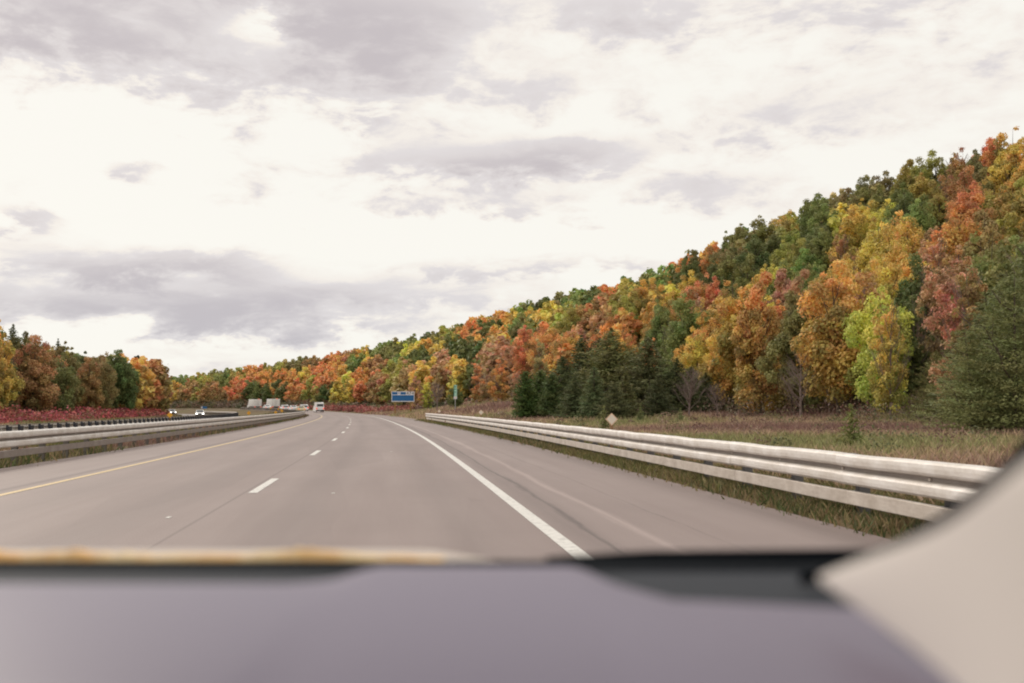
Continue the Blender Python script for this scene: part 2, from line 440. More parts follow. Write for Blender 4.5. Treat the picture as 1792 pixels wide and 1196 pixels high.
ribbon('gravel_edge', 3.24, 3.75, 60, 900, lambda s: road_z(s) + .015, mat('pale_gravel', (0.42, 0.33, 0.27), .95), parent=road)
# worn scraps of old paint
for (s_, o_, w_, l_) in ((12.4, -4.30, .05, .16), (15.6, -2.55, .05, .12), (30, -1.6, .05, .15)):
    ribbon('paint_scrap', o_, o_ + w_, s_, s_ + l_, lambda s: road_z(s) + .004, M['white_paint'], parent=road, ds=.3)

# ------------------------------------------------------------------ guardrails
PITCH_POST = 1.905; BEAM = 2 * PITCH_POST
def profile_mesh(name, prof, length, m, th=0.004, warp=0.0, seed=0, nseg=10):
    """prof list of (out, up); beam runs along local +Y, outer face towards local -X"""
    r = random.Random(seed); ph = r.uniform(0, 6)
    V, F = [], []; k = len(prof)
    full = prof + [(o - th, u) for o, u in reversed(prof)]; c = len(full)
    for j in range(nseg + 1):
        y = length * j / nseg
        w = warp * math.sin(math.pi * min(1, y / length)) * (math.sin(ph + y * 1.7) + .4 * math.sin(ph * 2 + y * 3.9))
        for o, u in full: V.append((-o + w * .5, y, u + (w if u > .0 else w * .3)))
    for j in range(nseg):
        for i in range(c):
            a, b = j * c + i, j * c + (i + 1) % c
            F.append([a, b, b + c, a + c])
    F += [list(range(c)), [nseg * c + i for i in range(c)][::-1]]
    return mesh_np(name, V, F, m, False)
def wprof():
    h = [(0, .180), (.034, .177), (.070, .166), (.086, .147), (.090, .110), (.087, .066), (.076, .046), (.058, .034), (.008, .023), (0, .014)]
    return h + [(o, -u) for o, u in reversed(h)]
WP = wprof()
RP = [(-.045, .078), (.005, .078), (.012, .070), (.012, -.070), (.005, -.078), (-.045, -.078)]

def guardrail(label, off, s0, s1, zf, face, mats, rub=True, posts=True, top=.775, warp=.006, post_w=.11, wide=False):
    x, y = plan(s0, off)
    root = empty('guardrail', (float(x), float(y), float(zf(s0))))
    tag(root, label, 'guardrail')
    L0 = Vector(root.location)
    ms, mr_, mp = mats
    wms = [profile_mesh('w_beam', WP, BEAM + .12, ms, warp=warp, seed=q) for q in range(5)]
    rms = [profile_mesh('rub_rail', RP, BEAM + .02, mr_, th=.006, warp=warp * .5, seed=q + 9, nseg=4) for q in range(3)]
    pb = MB().box((0, 0, .33 - .25), (.13, post_w, 1.26)); pm = mesh_np('post', pb.V, pb.F, mp)
    bb = MB().box((0, 0, 0), (.10, .14, .34)); bm_ = mesh_np('spacer_block', bb.V, bb.F, mp)
    bo = MB().tube([(0, 0, 0), (-.018, 0, 0)], .016, 6); bolt_m = mesh_np('bolt', bo.V, bo.F, M['steel_rub'])
    n = int((s1 - s0) / BEAM)
    sgn = 1 if face < 0 else -1          # face<0: shows its face towards smaller offsets
    for i in range(n):
        a = s0 + i * BEAM
        p = Vector((*map(float, plan(a, off)), float(zf(a)))); q = Vector((*map(float, plan(a + BEAM, off)), float(zf(a + BEAM))))
        d = q - p; yaw = math.atan2(-d.x, d.y); tilt = math.atan2(d.z, math.hypot(d.x, d.y))
        for nm, meshes, h in (('w_beam', wms, top - .18), ('rub_rail', rms, .262)):
            if nm == 'rub_rail' and not rub: continue
            me = random.choice(meshes)
            o = bpy.data.objects.new(nm, me); link(o, root)
            jit = random.uniform(-.0015, .0015)
            o.rotation_euler = (tilt + random.uniform(-.0004, .0004), 0, yaw if sgn > 0 else yaw + math.pi)
            base = p if sgn > 0 else q
            o.location = base - L0 + Vector((0, 0, h + jit)) + Vector((-sgn * .004 * (i % 2), 0, 0))
        for h in range(2):
            aa = a + h * PITCH_POST + .12
            px, py = plan(aa, off + sgn * .235)
            P = Vector((float(px), float(py), float(zf(aa)))) - L0
            o = put('post', pm, root, P, (random.uniform(-.012, .012), random.uniform(-.015, .015), float(theta(aa))))
            b = bpy.data.objects.new('spacer_block', bm_); link(b, o); b.location = (-sgn * .125, 0, top - .18)
            b2 = bpy.data.objects.new('bolt', bolt_m); link(b2, o); b2.location = (-sgn * .232, 0, top - .18); b2.rotation_euler = (0, 0, 0 if sgn > 0 else math.pi)
            if rub:
                b = bpy.data.objects.new('spacer_block', bm_); link(b, o); b.location = (-sgn * .125, 0, .262); b.scale = (1, .8, .4)
    return root
rz0 = lambda s: road_z(s)
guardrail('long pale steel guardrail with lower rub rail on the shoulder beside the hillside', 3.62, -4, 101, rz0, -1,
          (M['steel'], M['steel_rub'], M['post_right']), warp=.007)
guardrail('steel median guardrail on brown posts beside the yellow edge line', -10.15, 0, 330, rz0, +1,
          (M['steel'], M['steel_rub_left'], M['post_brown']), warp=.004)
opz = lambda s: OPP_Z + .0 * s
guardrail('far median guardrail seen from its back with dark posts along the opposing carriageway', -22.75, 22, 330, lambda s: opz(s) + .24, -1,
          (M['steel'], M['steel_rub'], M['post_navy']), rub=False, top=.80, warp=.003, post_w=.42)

# ------------------------------------------------------------------ foliage generators
def unit(v): return v / np.maximum(np.linalg.norm(v, axis=1, keepdims=True), 1e-6)
def quads(P, Nn, size, aspect=0.75, along=None):
    n = len(P); Nn = unit(Nn)
    a = rng.normal(size=(n, 3)) if along is None else along
    t = unit(a - Nn * np.sum(a * Nn, axis=1, keepdims=True)); b = np.cross(Nn, t)
    s = (size * rng.uniform(.6, 1.35, n))[:, None] if np.isscalar(size) else size[:, None]
    t = t * s * .5; b = b * s * .5 * aspect
    bend = Nn * s * .12
    V = np.stack([P - t, P + b * 1.0 - bend * .5 , P + t, P - b * 1.0 - bend * .5], 1)
    return V.reshape(-1, 3)
def leafmesh(name, V, m, leaf, tint=None):
    n = len(V) // 4
    F = np.arange(n * 4).reshape(n, 4)
    me = mesh_np(name, V, F, m)
    a = me.attributes.new('leaf', 'FLOAT_VECTOR', 'FACE')
    a.data.foreach_set('vector', np.asarray(leaf, np.float32).ravel())
    if tint is not None:
        a = me.attributes.new('tint', 'FLOAT_COLOR', 'FACE')
        a.data.foreach_set('color', np.concatenate([tint, np.ones((n, 1))], 1).astype(np.float32).ravel())
    return me
def crown_broad(n, size, H=12.5, base=1.2, r=3.4, nl=30, open_=0.0, top_heavy=.55, lobs=1.0):
    cz = base + (H - base) * top_heavy; rz = H - cz
    C = []
    lob = []
    nle = int(rng.integers(3, 6)); le = []
    for q in range(nle):
        a_ = 6.283 * q / nle + rng.uniform(-.6, .6); rr = 0 if q == 0 else rng.uniform(.35, .62) * r
        le.append((math.cos(a_) * rr, math.sin(a_) * rr, H * (1.0 if q == 0 else rng.uniform(.72, .93)), rng.uniform(.45, .75) * r))
    pick = [(q, t) for q in range(nle) for t in (.74, .84, .93)]
    for i in range(nl):
        q, t = pick[i] if i < len(pick) else (int(rng.integers(0, nle)), rng.uniform(0, .85))
        lx, ly, lh, lr = le[q]; lb = base + rng.uniform(0, .12) * H
        prof = math.sin(math.pi * (0.12 + .80 * t)) ** .8
        d = rng.normal(size=2); d /= np.linalg.norm(d); rr = rng.uniform(.3, 1.0) * prof * lr
        C.append((lx * (1 - .3 * t) + d[0] * rr, ly * (1 - .3 * t) + d[1] * rr, lb + (lh - .7 - lb) * t)); lob.append(rng.uniform(.38, .95) * (1.1 - .38 * t) * r / 3.4 * lobs)
    C = np.array(C); lob = np.array(lob); hue = np.clip(rng.normal(.5, .22, nl) + (.5 - (C[:, 2] - base) / (H - base)) * .5, 0, 1); val = rng.uniform(.15, .85, nl); grn = np.clip(rng.normal(.05, .26, nl) + .42 * (1 - (C[:, 2] - base) / (H - base)), 0, .8)
    w = lob ** 2; k = rng.choice(nl, n, p=w / w.sum())
    d = unit(rng.normal(size=(n, 3)) + np.array([0, 0, .25]))
    P = C[k] + d * (lob[k] * np.clip(rng.normal(.96, .23, n), .5, 1.7))[:, None] * np.array([1, 1, .85])
    # drop what is deep inside other lobes
    keep = np.ones(n, bool)
    for j in range(nl):
        q = np.linalg.norm((P - C[j]) / np.array([1, 1, .85]), axis=1) < lob[j] * .5
        keep &= ~q
    if open_ > 0: keep &= rng.uniform(size=n) > open_ * (0.5 + np.sin(P[:, 2] * 2.1 + P[:, 0] * 1.7) * .5)
    P, d, k = P[keep], d[keep], k[keep]
    V = quads(P, d * .8 + rng.normal(size=P.shape) * .45 + np.array([0, 0, .2]), size)
    lf = np.stack([np.clip(val[k] * .55 + .1 + rng.uniform(0, .28, len(P)), 0, 1), np.clip(hue[k] * .6 + rng.uniform(0, .4, len(P)), 0, 1), np.clip(grn[k] + rng.normal(0, .12, len(P)), 0, .8)], 1)
    return V, lf
def crown_conifer(kind, H, r, dens=1.0, ls=1.0):
    P, A, S, lv = [], [], [], []
    nl = int(H * 3.6)
    for i in range(nl):
        t = (i + .5) / nl; z = .25 + (H - .3) * t
        if kind == 'cedar': rad = r * (1 - t) ** .45 * (1 - .1 * rng.uniform())
        elif kind == 'pine': rad = r * (1 - t ** 1.6) ** .9 * rng.uniform(.7, 1.1)
        else: rad = r * (1 - t) ** .8 * rng.uniform(.8, 1.1)
        nb = max(5, int((8 if kind != 'pine' else 7) * (0.6 + .6 * (1 - t))))
        a0 = rng.uniform(0, 6.28)
        for j in range(nb):
            a = a0 + 6.283 * j / nb + rng.uniform(-.25, .25); rb = rad * rng.uniform(.7, 1.12)
            v = rng.uniform(.2, .9); h = rng.uniform(.2, .8)
            m_ = max(3, int(rb * 13 * dens))
            for q in range(m_):
                f = (q + rng.uniform()) / m_
                droop = {'spruce': -.28 * f + .14 * f * f * 2, 'pine': .30 * f, 'cedar': .55 * f}[kind] * rb
                sp = .22 * rb * (1 - f * .5)
                dirv = np.array([math.cos(a), math.sin(a), {'spruce': -.15, 'pine': .45, 'cedar': 1.1}[kind]])
                side = np.array([-math.sin(a), math.cos(a), 0])
                P.append(np.array([math.cos(a), math.sin(a), 0]) * rb * f + side * rng.normal() * sp + np.array([0, 0, z + droop + rng.normal() * .07]))
                A.append(dirv + side * rng.normal() * .5 + np.array([0, 0, rng.normal() * .25])); S.append(rng.uniform(.20, .36) * ls * (1 if H > 4 else .55)); lv.append((np.clip(v * .5 + rng.uniform(0, .3) + .25 * f, 0, 1), h, 0))
    P, A, S = np.array(P), np.array(A), np.array(S)
    Nn = rng.normal(size=P.shape) * .6 + np.array([0, 0, .8]) + unit(P * np.array([1, 1, 0]) + 1e-4) * .4
    return quads(P, Nn, S, .38, A), np.array(lv)

def trunk_mesh(H, r0, m, limbs=7, upright=False, seed=0, twigs=0):
    rd = random.Random(seed); b = MB()
    lean = (rd.uniform(-.3, .3), rd.uniform(-.3, .3))
    def at(t): return Vector((lean[0] * t * t * 2, lean[1] * t * t * 2 , -.4 + (H + .4) * t))
    b.tube([at(t) for t in (0, .05, .2, .4, .6, .8, 1)], [r0 * 1.45, r0 * 1.1, r0 * .9, r0 * .7, r0 * .45, r0 * .25, r0 * .06], 7)
    for i in range(limbs):
        t = rd.uniform(.22, .8); a = rd.uniform(0, 6.28); l = (1 - t) * H * .42 + .8
        up = 1.3 if upright else .75
        p = at(t); d = Vector((math.cos(a), math.sin(a), up)).normalized()
        q1 = p + d * l * .45; q2 = p + (d + Vector((0, 0, .35))).normalized() * l
        b.tube([p, q1, q2], [r0 * .42 * (1 - t * .5), r0 * .25, r0 * .05], 5)
        for k in range(2 + twigs):
            a2 = a + rd.uniform(-1, 1); d2 = Vector((math.cos(a2), math.sin(a2), rd.uniform(.5, 1.8))).normalized()
            st = p + (q2 - p) * rd.uniform(.3, .85)
            b.tube([st, st + d2 * l * rd.uniform(.3, .55)], [r0 * .13, r0 * .03], 3)
    return mesh_np('trunk', b.V, b.F, m)

PROTO = {}
PROTO['broad'] = []
for i in range(10):
    hh = [12.5, 12, 13, 11.5, 12.5, 13, 12, 12.5, 11, 13.5][i]
    V, lf = crown_broad(23000, .27, H=hh, base=[1.0, 1.5, .8, 1.2, 2, 1, 1.5, .6, .8, 1.6][i], r=[3.4, 3.9, 3.1, 3.6, 4.1, 3.3, 3.7, 3.0, 3.8, 3.5][i],
                        nl=[92, 110, 88, 96, 118, 90, 104, 84, 98, 102][i], open_=[.3, .5, .4, .3, .6, .45, .3, .4, .5, .6][i])
    PROTO['broad'].append((leafmesh('crown', V, M['leaf_obj'], lf), trunk_mesh(hh * .9, .17, M['bark'], seed=i)))
PROTO['tall'] = []                    # narrower, thinner crowns with the branches showing
for i in range(6):
    V, lf = crown_broad(10000, .22, H=11.5, base=.8, r=[2.2, 1.9, 2.5, 2.1, 1.8, 2.3][i], nl=76, open_=.6, top_heavy=.5)
    PROTO['tall'].append((leafmesh('crown', V, M['leaf_obj'], lf), trunk_mesh(10.6, .10, M['bark_pale'], 22, True, 40 + i, 3)))
for k, H_, r_, dn in (('spruce', 9., 2.7, 2.4), ('pine', 9., 3.0, 2.4), ('cedar', 6., 1.5, 3.0)):
    PROTO[k] = []
    for i in range(3):
        V, lf = crown_conifer(k, H_, r_ * (1 + .1 * (i - 1)), dn)
        PROTO[k].append((leafmesh('crown', V, M['needle_obj'], lf), trunk_mesh(H_ * .96, .13, M['bark'], 3, seed=70 + i)))
V, lf = crown_conifer('pine', 9., 3.1, 5.0, .5)
PROTO['near'] = [(leafmesh('crown', V, M['needle_obj'], lf), trunk_mesh(8.6, .13, M['bark'], 6, seed=77))]
PROTO['bare'] = [(None, trunk_mesh(7., .10, M['bark_pale'], 34, True, 90 + i, 6)) for i in range(3)]
PROTO['young'] = []
V, lf = crown_conifer('spruce', 1.7, .62, 3.0)
PROTO['young'].append((leafmesh('crown', V, M['needle_obj'], lf), trunk_mesh(1.6, .03, M['bark'], 2, seed=3)))

C8 = dict(G=(98, 104, 52), g=(124, 132, 64), y=(160, 146, 60), Y=(214, 178, 60), o=(206, 156, 58), O=(208, 134, 56),
          R=(198, 116, 60), r=(160, 118, 68), p=(176, 130, 92), E=(56, 72, 58), m=(132, 124, 68))
CNAME = dict(G='dark green', g='green', y='yellow-green', Y='bright yellow', o='golden', O='orange', R='red-orange', r='russet brown',
             p='dusty pink', E='blackish green', m='olive')
LEAF_GAIN = 1.62
def ccol(k, j=0.10):
    c = np.array(lin(C8[k])) * LEAF_GAIN
    return np.clip(c * (1 + rng.normal(0, j, 3) * np.array([1, 1, .5])) * rng.uniform(.88, 1.14), .005, .9)
# what grows where on the slopes (photo position of a crown, colour key)
KEYS = [(325, 690, 'r'), (320, 668, 'g'), (350, 670, 'y'), (345, 705, 'r'), (375, 690, 'r'), (390, 665, 'g'), (365, 712, 'G'), (415, 655, 'y'), (410, 680, 'R'), (440, 700, 'm'), (400, 705, 'G'),
        (440, 645, 'O'), (465, 668, 'O'), (455, 690, 'G'), (480, 645, 'y'), (480, 700, 'm'), (498, 665, 'O'), (505, 690, 'G'), (515, 680, 'O'), (530, 665, 'o'), (520, 645, 'm'), (545, 690, 'y'),
        (555, 640, 'r'), (560, 665, 'R'), (575, 690, 'G'), (545, 705, 'G'), (585, 660, 'O'), (590, 640, 'O'), (585, 700, 'm'), (605, 680, 'Y'), (615, 650, 'g'), (622, 690, 'G'), (637, 630, 'o'),
        (640, 665, 'O'), (615, 625, 'r'), (665, 645, 'r'), (655, 680, 'r'), (645, 680, 'R'), (690, 660, 'y'), (640, 612, 'G'), (625, 640, 'g'), (680, 600, 'Y'), (700, 590, 'o'), (665, 615, 'g'), (690, 630, 'm'),
        (722, 620, 'Y'), (700, 640, 'g'), (735, 585, 'R'), (740, 600, 'G'), (725, 605, 'g'), (755, 585, 'g'), (760, 600, 'm'), (745, 640, 'G'), (765, 625, 'o'), (780, 595, 'y'), (725, 660, 'p'), (750, 660, 'o'), (745, 680, 'p'), (770, 690, 'm'),
        (790, 570, 'g'), (790, 625, 'G'), (805, 560, 'y'), (780, 650, 'p'), (800, 650, 'o'), (825, 600, 'O'), (835, 575, 'O'), (820, 640, 'G'), (830, 660, 'R'), (855, 590, 'G'), (805, 690, 'G'), (845, 555, 'G'),
        (850, 655, 'r'), (875, 560, 'O'), (890, 575, 'o'), (880, 615, 'o'), (900, 545, 'g'), (875, 640, 'p'), (895, 665, 'p'), (860, 680, 'p'), (900, 605, 'g'), (915, 555, 'g'), (935, 520, 'O'), (940, 565, 'o'), (940, 545, 'G'),
        (925, 590, 'm'), (910, 640, 'R'), (935, 640, 'p'), (960, 570, 'Y'), (960, 610, 'O'), (945, 525, 'R'), (975, 510, 'O'), (985, 525, 'y'), (985, 545, 'm'), (1010, 545, 'g'), (1000, 600, 'p'), (975, 620, 'O'), (990, 590, 'y'),
        (1020, 515, 'y'), (1035, 505, 'm'), (1035, 540, 'G'), (1060, 510, 'p'), (1070, 530, 'O'), (1045, 560, 'r'), (1080, 490, 'g'), (1095, 545, 'y'), (1095, 490, 'G'), (1110, 510, 'g'), (1130, 540, 'o'), (1115, 590, 'O'), (1130, 480, 'O'), (1160, 475, 'O'),
        (1150, 510, 'g'), (1140, 560, 'o'), (1180, 480, 'O'), (1205, 465, 'R'), (1195, 530, 'Y'), (1190, 560, 'y'), (1180, 590, 'g'), (1225, 590, 'o'), (1215, 560, 'p'), (1250, 470, 'O'), (1250, 530, 'R'), (1255, 560, 'p'), (1230, 500, 'G'), (1260, 490, 'G'),
        (1275, 580, 'o'), (1275, 455, 'm'), (1300, 490, 'g'), (1310, 540, 'y'), (1340, 510, 'Y'), (1340, 545, 'o'), (1300, 600, 'y'), (1330, 620, 'm'), (1300, 660, 'G'), (1345, 460, 'G'), (1330, 440, 'm'), (1380, 450, 'y'), (1400, 410, 'y'), (1375, 540, 'p'),
        (1360, 600, 'O'), (1350, 650, 'm'), (1400, 500, 'g'), (1405, 560, 'm'), (1420, 470, 'g'), (1395, 640, 'r'), (1455, 540, 'o'), (1465, 570, 'o'), (1450, 600, 'o'), (1425, 600, 'm'), (1435, 410, 'g'), (1470, 450, 'r'), (1480, 400, 'Y'), (1510, 400, 'Y'),
        (1500, 350, 'm'), (1530, 320, 'm'), (1560, 300, 'g'), (1475, 430, 'r'), (1500, 470, 'r'), (1520, 520, 'o'), (1530, 550, 'p'), (1570, 450, 'o'), (1580, 490, 'o'), (1540, 470, 'Y'), (1560, 540, 'Y'), (1590, 540, 'G'), (1590, 420, 'g'), (1610, 350, 'y'), (1630, 330, 'y'),
        (1600, 370, 'G'), (1640, 290, 'R'), (1680, 290, 'r'), (1700, 320, 'm'), (1620, 570, 'o'), (1600, 600, 'm'), (1570, 590, 'Y'), (1650, 420, 'r'), (1660, 480, 'p'), (1650, 540, 'p'), (1700, 400, 'R'), (1710, 440, 'O'), (1690, 500, 'r'), (1720, 560, 'm'),
        (1690, 350, 'r'), (1740, 280, 'R'), (1770, 260, 'o'), (1780, 320, 'o'), (1770, 370, 'y'), (1760, 430, 'y'), (1740, 480, 'm'), (1770, 520, 'g'), (1640, 620, 'm'), (1500, 640, 'y'), (1560, 640, 'm'), (1620, 660, 'o'), (1850, 400, 'o'), (1850, 550, 'G'),
        # the wood on the other side of the highway
        (10, 600, 'o'), (20, 640, 'G'), (30, 680, 'G'), (50, 600, 'm'), (60, 650, 'G'), (75, 640, 'r'), (70, 600, 'G'), (100, 620, 'm'), (105, 660, 'y'), (90, 690, 'G'), (125, 680, 'o'), (120, 640, 'm'), (145, 625, 'Y'),
        (160, 650, 'r'), (165, 690, 'm'), (175, 640, 'm'), (190, 680, 'g'), (200, 650, 'G'), (215, 650, 'o'), (225, 690, 'y'), (240, 650, 'O'), (255, 680, 'R'), (265, 650, 'm'), (285, 690, 'y'), (290, 665, 'm'), (300, 700, 'o'), (240, 635, 'r'), (40, 620, 'G'), (135, 660, 'G'), (185, 655, 'm'), (275, 670, 'r')]
KX = np.array([[k[0], k[1]] for k in KEYS], float); KC = [k[2] for k in KEYS]
def key_at(px, py):
    d = ((KX[:, 0] - px) / 1.0) ** 2 + ((KX[:, 1] - py) / .8) ** 2
    d = d * rng.uniform(.6, 1.5, len(d))
    return KC[int(np.argmin(d))]

# ------------------------------------------------------------------ candidate trees on the hill and beyond the far carriageway
cand = []     # (apparent size, kind, s, off, scale, key, px, py, side)
def cells(s0, s1, ds, o0f, o1f, do):
    s = s0
    while s < s1:
        step = ds * (1 + max(0, s - 150) / 500)
        o = o0f(s)
        while o < o1f(s):
            yield s + random.uniform(-.42, .42) * step, o + random.uniform(-.42, .42) * do
            o += do * (1 + max(0, s - 150) / 900)
        s += step
def add_tree(kind, s, o, scale, key=None, side='hill'):
    x, y = map(float, plan(s, o)); z = float(ground_z(s, o)) - .1
    if y < 12: return
    H = 12 * scale
    px, py = project((x, y, z + H * .62))
    if px < -120 or px > 1920: return
    _, pt = project((x, y, z + H))
    k = key or key_at(px, py)
    cand.append([H / y, kind, s, o, scale, k, px, py, side, x, y, z])
for s, o in cells(32, 960, 4.0, lambda s: float(foot(s)) + 1, lambda s: float(foot(s)) + RIDGE + 9, 4.4):
    f = float(foot(s)); low_ = o < f + 9
    sc = random.uniform(.66, .93) * (1.0 if not low_ else random.uniform(.80, 1.0))
    x, y = map(float, plan(s, o)); pxx, pyy = project((x, y, float(ground_z(s, o)) + 6))
    k = key_at(pxx, pyy)
    kind = 'tall' if (k in 'pr' and random.random() < .75) or (low_ and random.random() < .5) else 'broad'
    add_tree(kind, s, o, sc, k)
def foot_left(s): return float(np.interp(s, [0, 100, 160, 230, 290, 400, 900], [-51, -50, -47, -42, -41, -48, -52]))
for s, o in cells(60, 640, 5.0, lambda s: -foot_left(s), lambda s: -foot_left(s) + 26, 5.2):
    o = -o
    sc = random.uniform(.78, .98) * float(np.interp(s, [60, 150, 200, 300], [1.30, 1.22, 1.22, 1.15]))
    add_tree('broad' if random.random() < .75 else 'tall', s, o, sc, None, 'left')
cand.sort(key=lambda c: -c[0])
seen_, rest = cand[:300], cand[300:]

def zone(px, side):
    if side == 'left':
        for lim, t in ((40, 'at near end of wood across median'), (110, 'in near half of wood across median'), (180, 'in wood behind red shrubs'),
                       (240, 'toward far end of wood across median'), (999, 'where wood ends across median')):
            if px < lim: return t
    for lim, t in ((430, 'behind the far bend'), (505, 'above white trucks'), (590, 'above white van'), (670, 'between van and blue sign'),
                   (745, 'above the blue sign'), (830, 'above kilometre marker'), (905, 'between kilometre marker and conifers'), (1000, 'above first conifers'),
                   (1090, 'behind conifer clump'), (1180, 'above the tallest pine'), (1270, 'past the last pine'), (1360, 'behind bare grey tree'),
                   (1450, 'before young fir'), (1540, 'above young fir'), (1630, 'past young fir'), (1710, 'before near pines'),
                   (9999, 'beside near pines')):
        if px < lim: return t
def row(s, o, side):
    if side == 'left':
        d = abs(o) - abs(foot_left(s)); return 'in front' if d < 7 else ('half hidden' if d < 15 else 'far back')
    t = (o - float(foot(s))) / RIDGE
    return ['at hill foot', 'low on slope', 'midway up slope', 'high on slope', 'on ridge'][min(4, max(0, int(t * 4.3)))]
ORD = ['first', 'second', 'third', 'fourth', 'fifth', 'sixth', 'seventh', 'eighth', 'ninth', 'tenth', 'eleventh', 'twelfth']
buckets = {}
for c in seen_:
    kn = {'broad': 'broadleaf', 'tall': 'slender'}[c[1]]
    base = f"{CNAME[c[5]]} {kn}{' tree' if kn == 'broadleaf' else ' tree'} {row(c[2], c[3], c[8])} {zone(c[6], c[8])}"
    buckets.setdefault(base, []).append(c)
GRP = {'hill': 'autumn trees on the wooded hillside', 'left': 'trees of the wood across the median'}
def plant(name, kind, loc, scale, rgb, label, cat, group=None, squash=1.0):
    crown, trunk = random.choice(PROTO[kind])
    root = empty(name, loc, random.uniform(0, 6.28))
    root.scale = (scale * squash, scale * squash, scale)
    if kind in ('pine', 'near', 'spruce', 'cedar', 'young'): rgb = (rgb[0] * 3.4, rgb[1] * 2.5, rgb[2] * 1.2)
    tag(root, label, cat, group)
    put('trunk', trunk, root)
    if crown is not None:
        o = put('crown', crown, root); o.color = (*rgb, 1)
    return root
for base, cs in buckets.items():
    cs.sort(key=lambda c: c[6])
    for i, c in enumerate(cs):
        lab = base if len(cs) == 1 else f"{base}, {ORD[min(i, 11)]} from bend"
        plant({'broad': 'broadleaf_tree', 'tall': 'slender_tree'}[c[1]], c[1], (c[9], c[10], c[11]), c[4], ccol(c[5]), lab, 'tree', GRP[c[8]], random.uniform(.74, .94))

# the far trees that only read as a canopy: one mass
low_v = [crown_broad(1250, .95, H=12.5, base=1.0, r=3.5, nl=40, lobs=1.35) for _ in range(5)]
VV, LL, TT = [], [], []
for c in rest:
    V, lf = low_v[random.randrange(5)]
    a = random.uniform(0, 6.28); R_ = np.array([[math.cos(a), -math.sin(a), 0], [math.sin(a), math.cos(a), 0], [0, 0, 1]])
    sc = c[4] * np.array([1.08, 1.08, 1.0])
    VV.append((V * sc) @ R_.T + np.array([c[9], c[10], c[11]])); LL.append(lf); TT.append(np.repeat(ccol(c[5])[None], len(lf), 0))
fo = put('distant_forest', leafmesh('distant_forest', np.concatenate(VV), M['leaf_tint'], np.concatenate(LL), np.concatenate(TT)))
tag(fo, 'far autumn forest canopy running along the hill to the bend', kind='stuff')

# ------------------------------------------------------------------ conifers and particular trees by the verge
def at(px, Y):                       # ground point seen in column px at depth Y (verge side)
    X = (px - 896) / F_PX * Y
    d = np.hypot(PX - X, PY - Y); i = int(np.argmin(d)); s = ss[i]
    t = th[i]; off = (X - PX[i]) * math.cos(t) + (Y - PY[i]) * math.sin(t)
    return X, Y, float(ground_z(s, off))
def zscale(py_top, Y, z, H): return (CAM_Z + (714 - py_top) * Y / F_PX - z) / H
EG = (0.052, 0.072, 0.045)
conifers = [  # kind, px, depth, top py, colour, label
    ('cedar', 920, 74, 650, (0.030, 0.062, 0.020), 'dense dark green cedar column beside the open grassy bank'),
    ('cedar', 945, 76, 648, (0.036, 0.065, 0.026), 'second dark cedar in the clump, just behind the first'),
    ('pine', 985, 78, 622, (0.038, 0.058, 0.036), 'broad dark pine rising between the cedars and tall pines'),
    ('spruce', 1018, 84, 585, (0.036, 0.055, 0.036), 'dark pointed conifer leaning out of the back of the clump'),
    ('pine', 1070, 80, 572, (0.060, 0.078, 0.046), 'tallest grey-green pine in the middle of the clump'),
    ('spruce', 1040, 66, 640, (0.050, 0.082, 0.060), 'bluish green spruce in front of the tall pines'),
    ('spruce', 1005, 68, 655, (0.040, 0.062, 0.042), 'short dark spruce at the front near the cedars'),
    ('pine', 1135, 76, 588, (0.048, 0.066, 0.046), 'tall bushy pine at the far side of the conifer clump'),
    ('spruce', 1095, 66, 650, (0.055, 0.070, 0.042), 'low olive spruce below the tallest pine'),
    ('pine', 1185, 74, 625, (0.040, 0.060, 0.042), 'dark spreading pine next to the bare grey tree'),
    ('spruce', 1150, 66, 655, (0.034, 0.050, 0.036), 'squat dark spruce under the bushy pine'),
    ('pine', 1235, 76, 650, (0.038, 0.056, 0.040), 'low dark pine behind the grey brush'),
    ('pine', 1050, 92, 590, (0.044, 0.060, 0.038), 'shadowy pine behind the tallest pine'),
    ('pine', 1105, 88, 612, (0.040, 0.056, 0.038), 'dark pine filling the gap behind the olive spruce'),
    ('cedar', 965, 72, 655, (0.034, 0.060, 0.030), 'third dark cedar at the front of the clump'),
    ('pine', 1075, 64, 668, (0.045, 0.062, 0.044), 'low bushy pine in front below the tallest pine'),
    ('pine', 1210, 80, 640, (0.036, 0.052, 0.036), 'dim pine behind the bare grey tree'),
    ('pine', 1380, 84, 655, (0.040, 0.055, 0.034), 'low shaded pine beneath the yellow-green maple'),
    ('near', 1640, 50, 610, (0.070, 0.085, 0.050), 'soft olive pine between the field and near pines'),
    ('young', 1057, 45, 705, (0.065, 0.088, 0.048), 'little young spruce standing behind the diamond marker'),
    ('young', 1488, 27, 700, (0.060, 0.085, 0.035), 'lone young fir in the brown grass behind the guardrail'),
    ('young', 1120, 60, 708, (0.055, 0.085, 0.05), 'tiny green spruce at the foot of the conifer clump'),
    ('young', 1190, 58, 710, (0.06, 0.09, 0.06), 'tiny pale spruce in weeds before the bare tree'),
    ('pine', 1560, 62, 590, (0.036, 0.052, 0.034), 'dark bushy pine beyond the brown field'),
    ('pine', 1500, 66, 640, (0.040, 0.055, 0.034), 'low dark green pine beyond the young fir'),
    ('spruce', 1430, 80, 640, (0.045, 0.06, 0.036), 'small dark conifer under the golden tree'),
    ('near', 1700, 34, 570, (0.085, 0.115, 0.075), 'pale green near pine at the edge of the field'),
    ('near', 1775, 33, 470, (0.065, 0.090, 0.052), 'tall near pine beside the window pillar'),
    ('near', 1850, 36, 380, (0.042, 0.060, 0.042), 'tallest near pine cut off by the window pillar'),
    ('spruce', 1740, 42, 500, (0.045, 0.062, 0.044), 'dark spruce between the two near pines'),
]
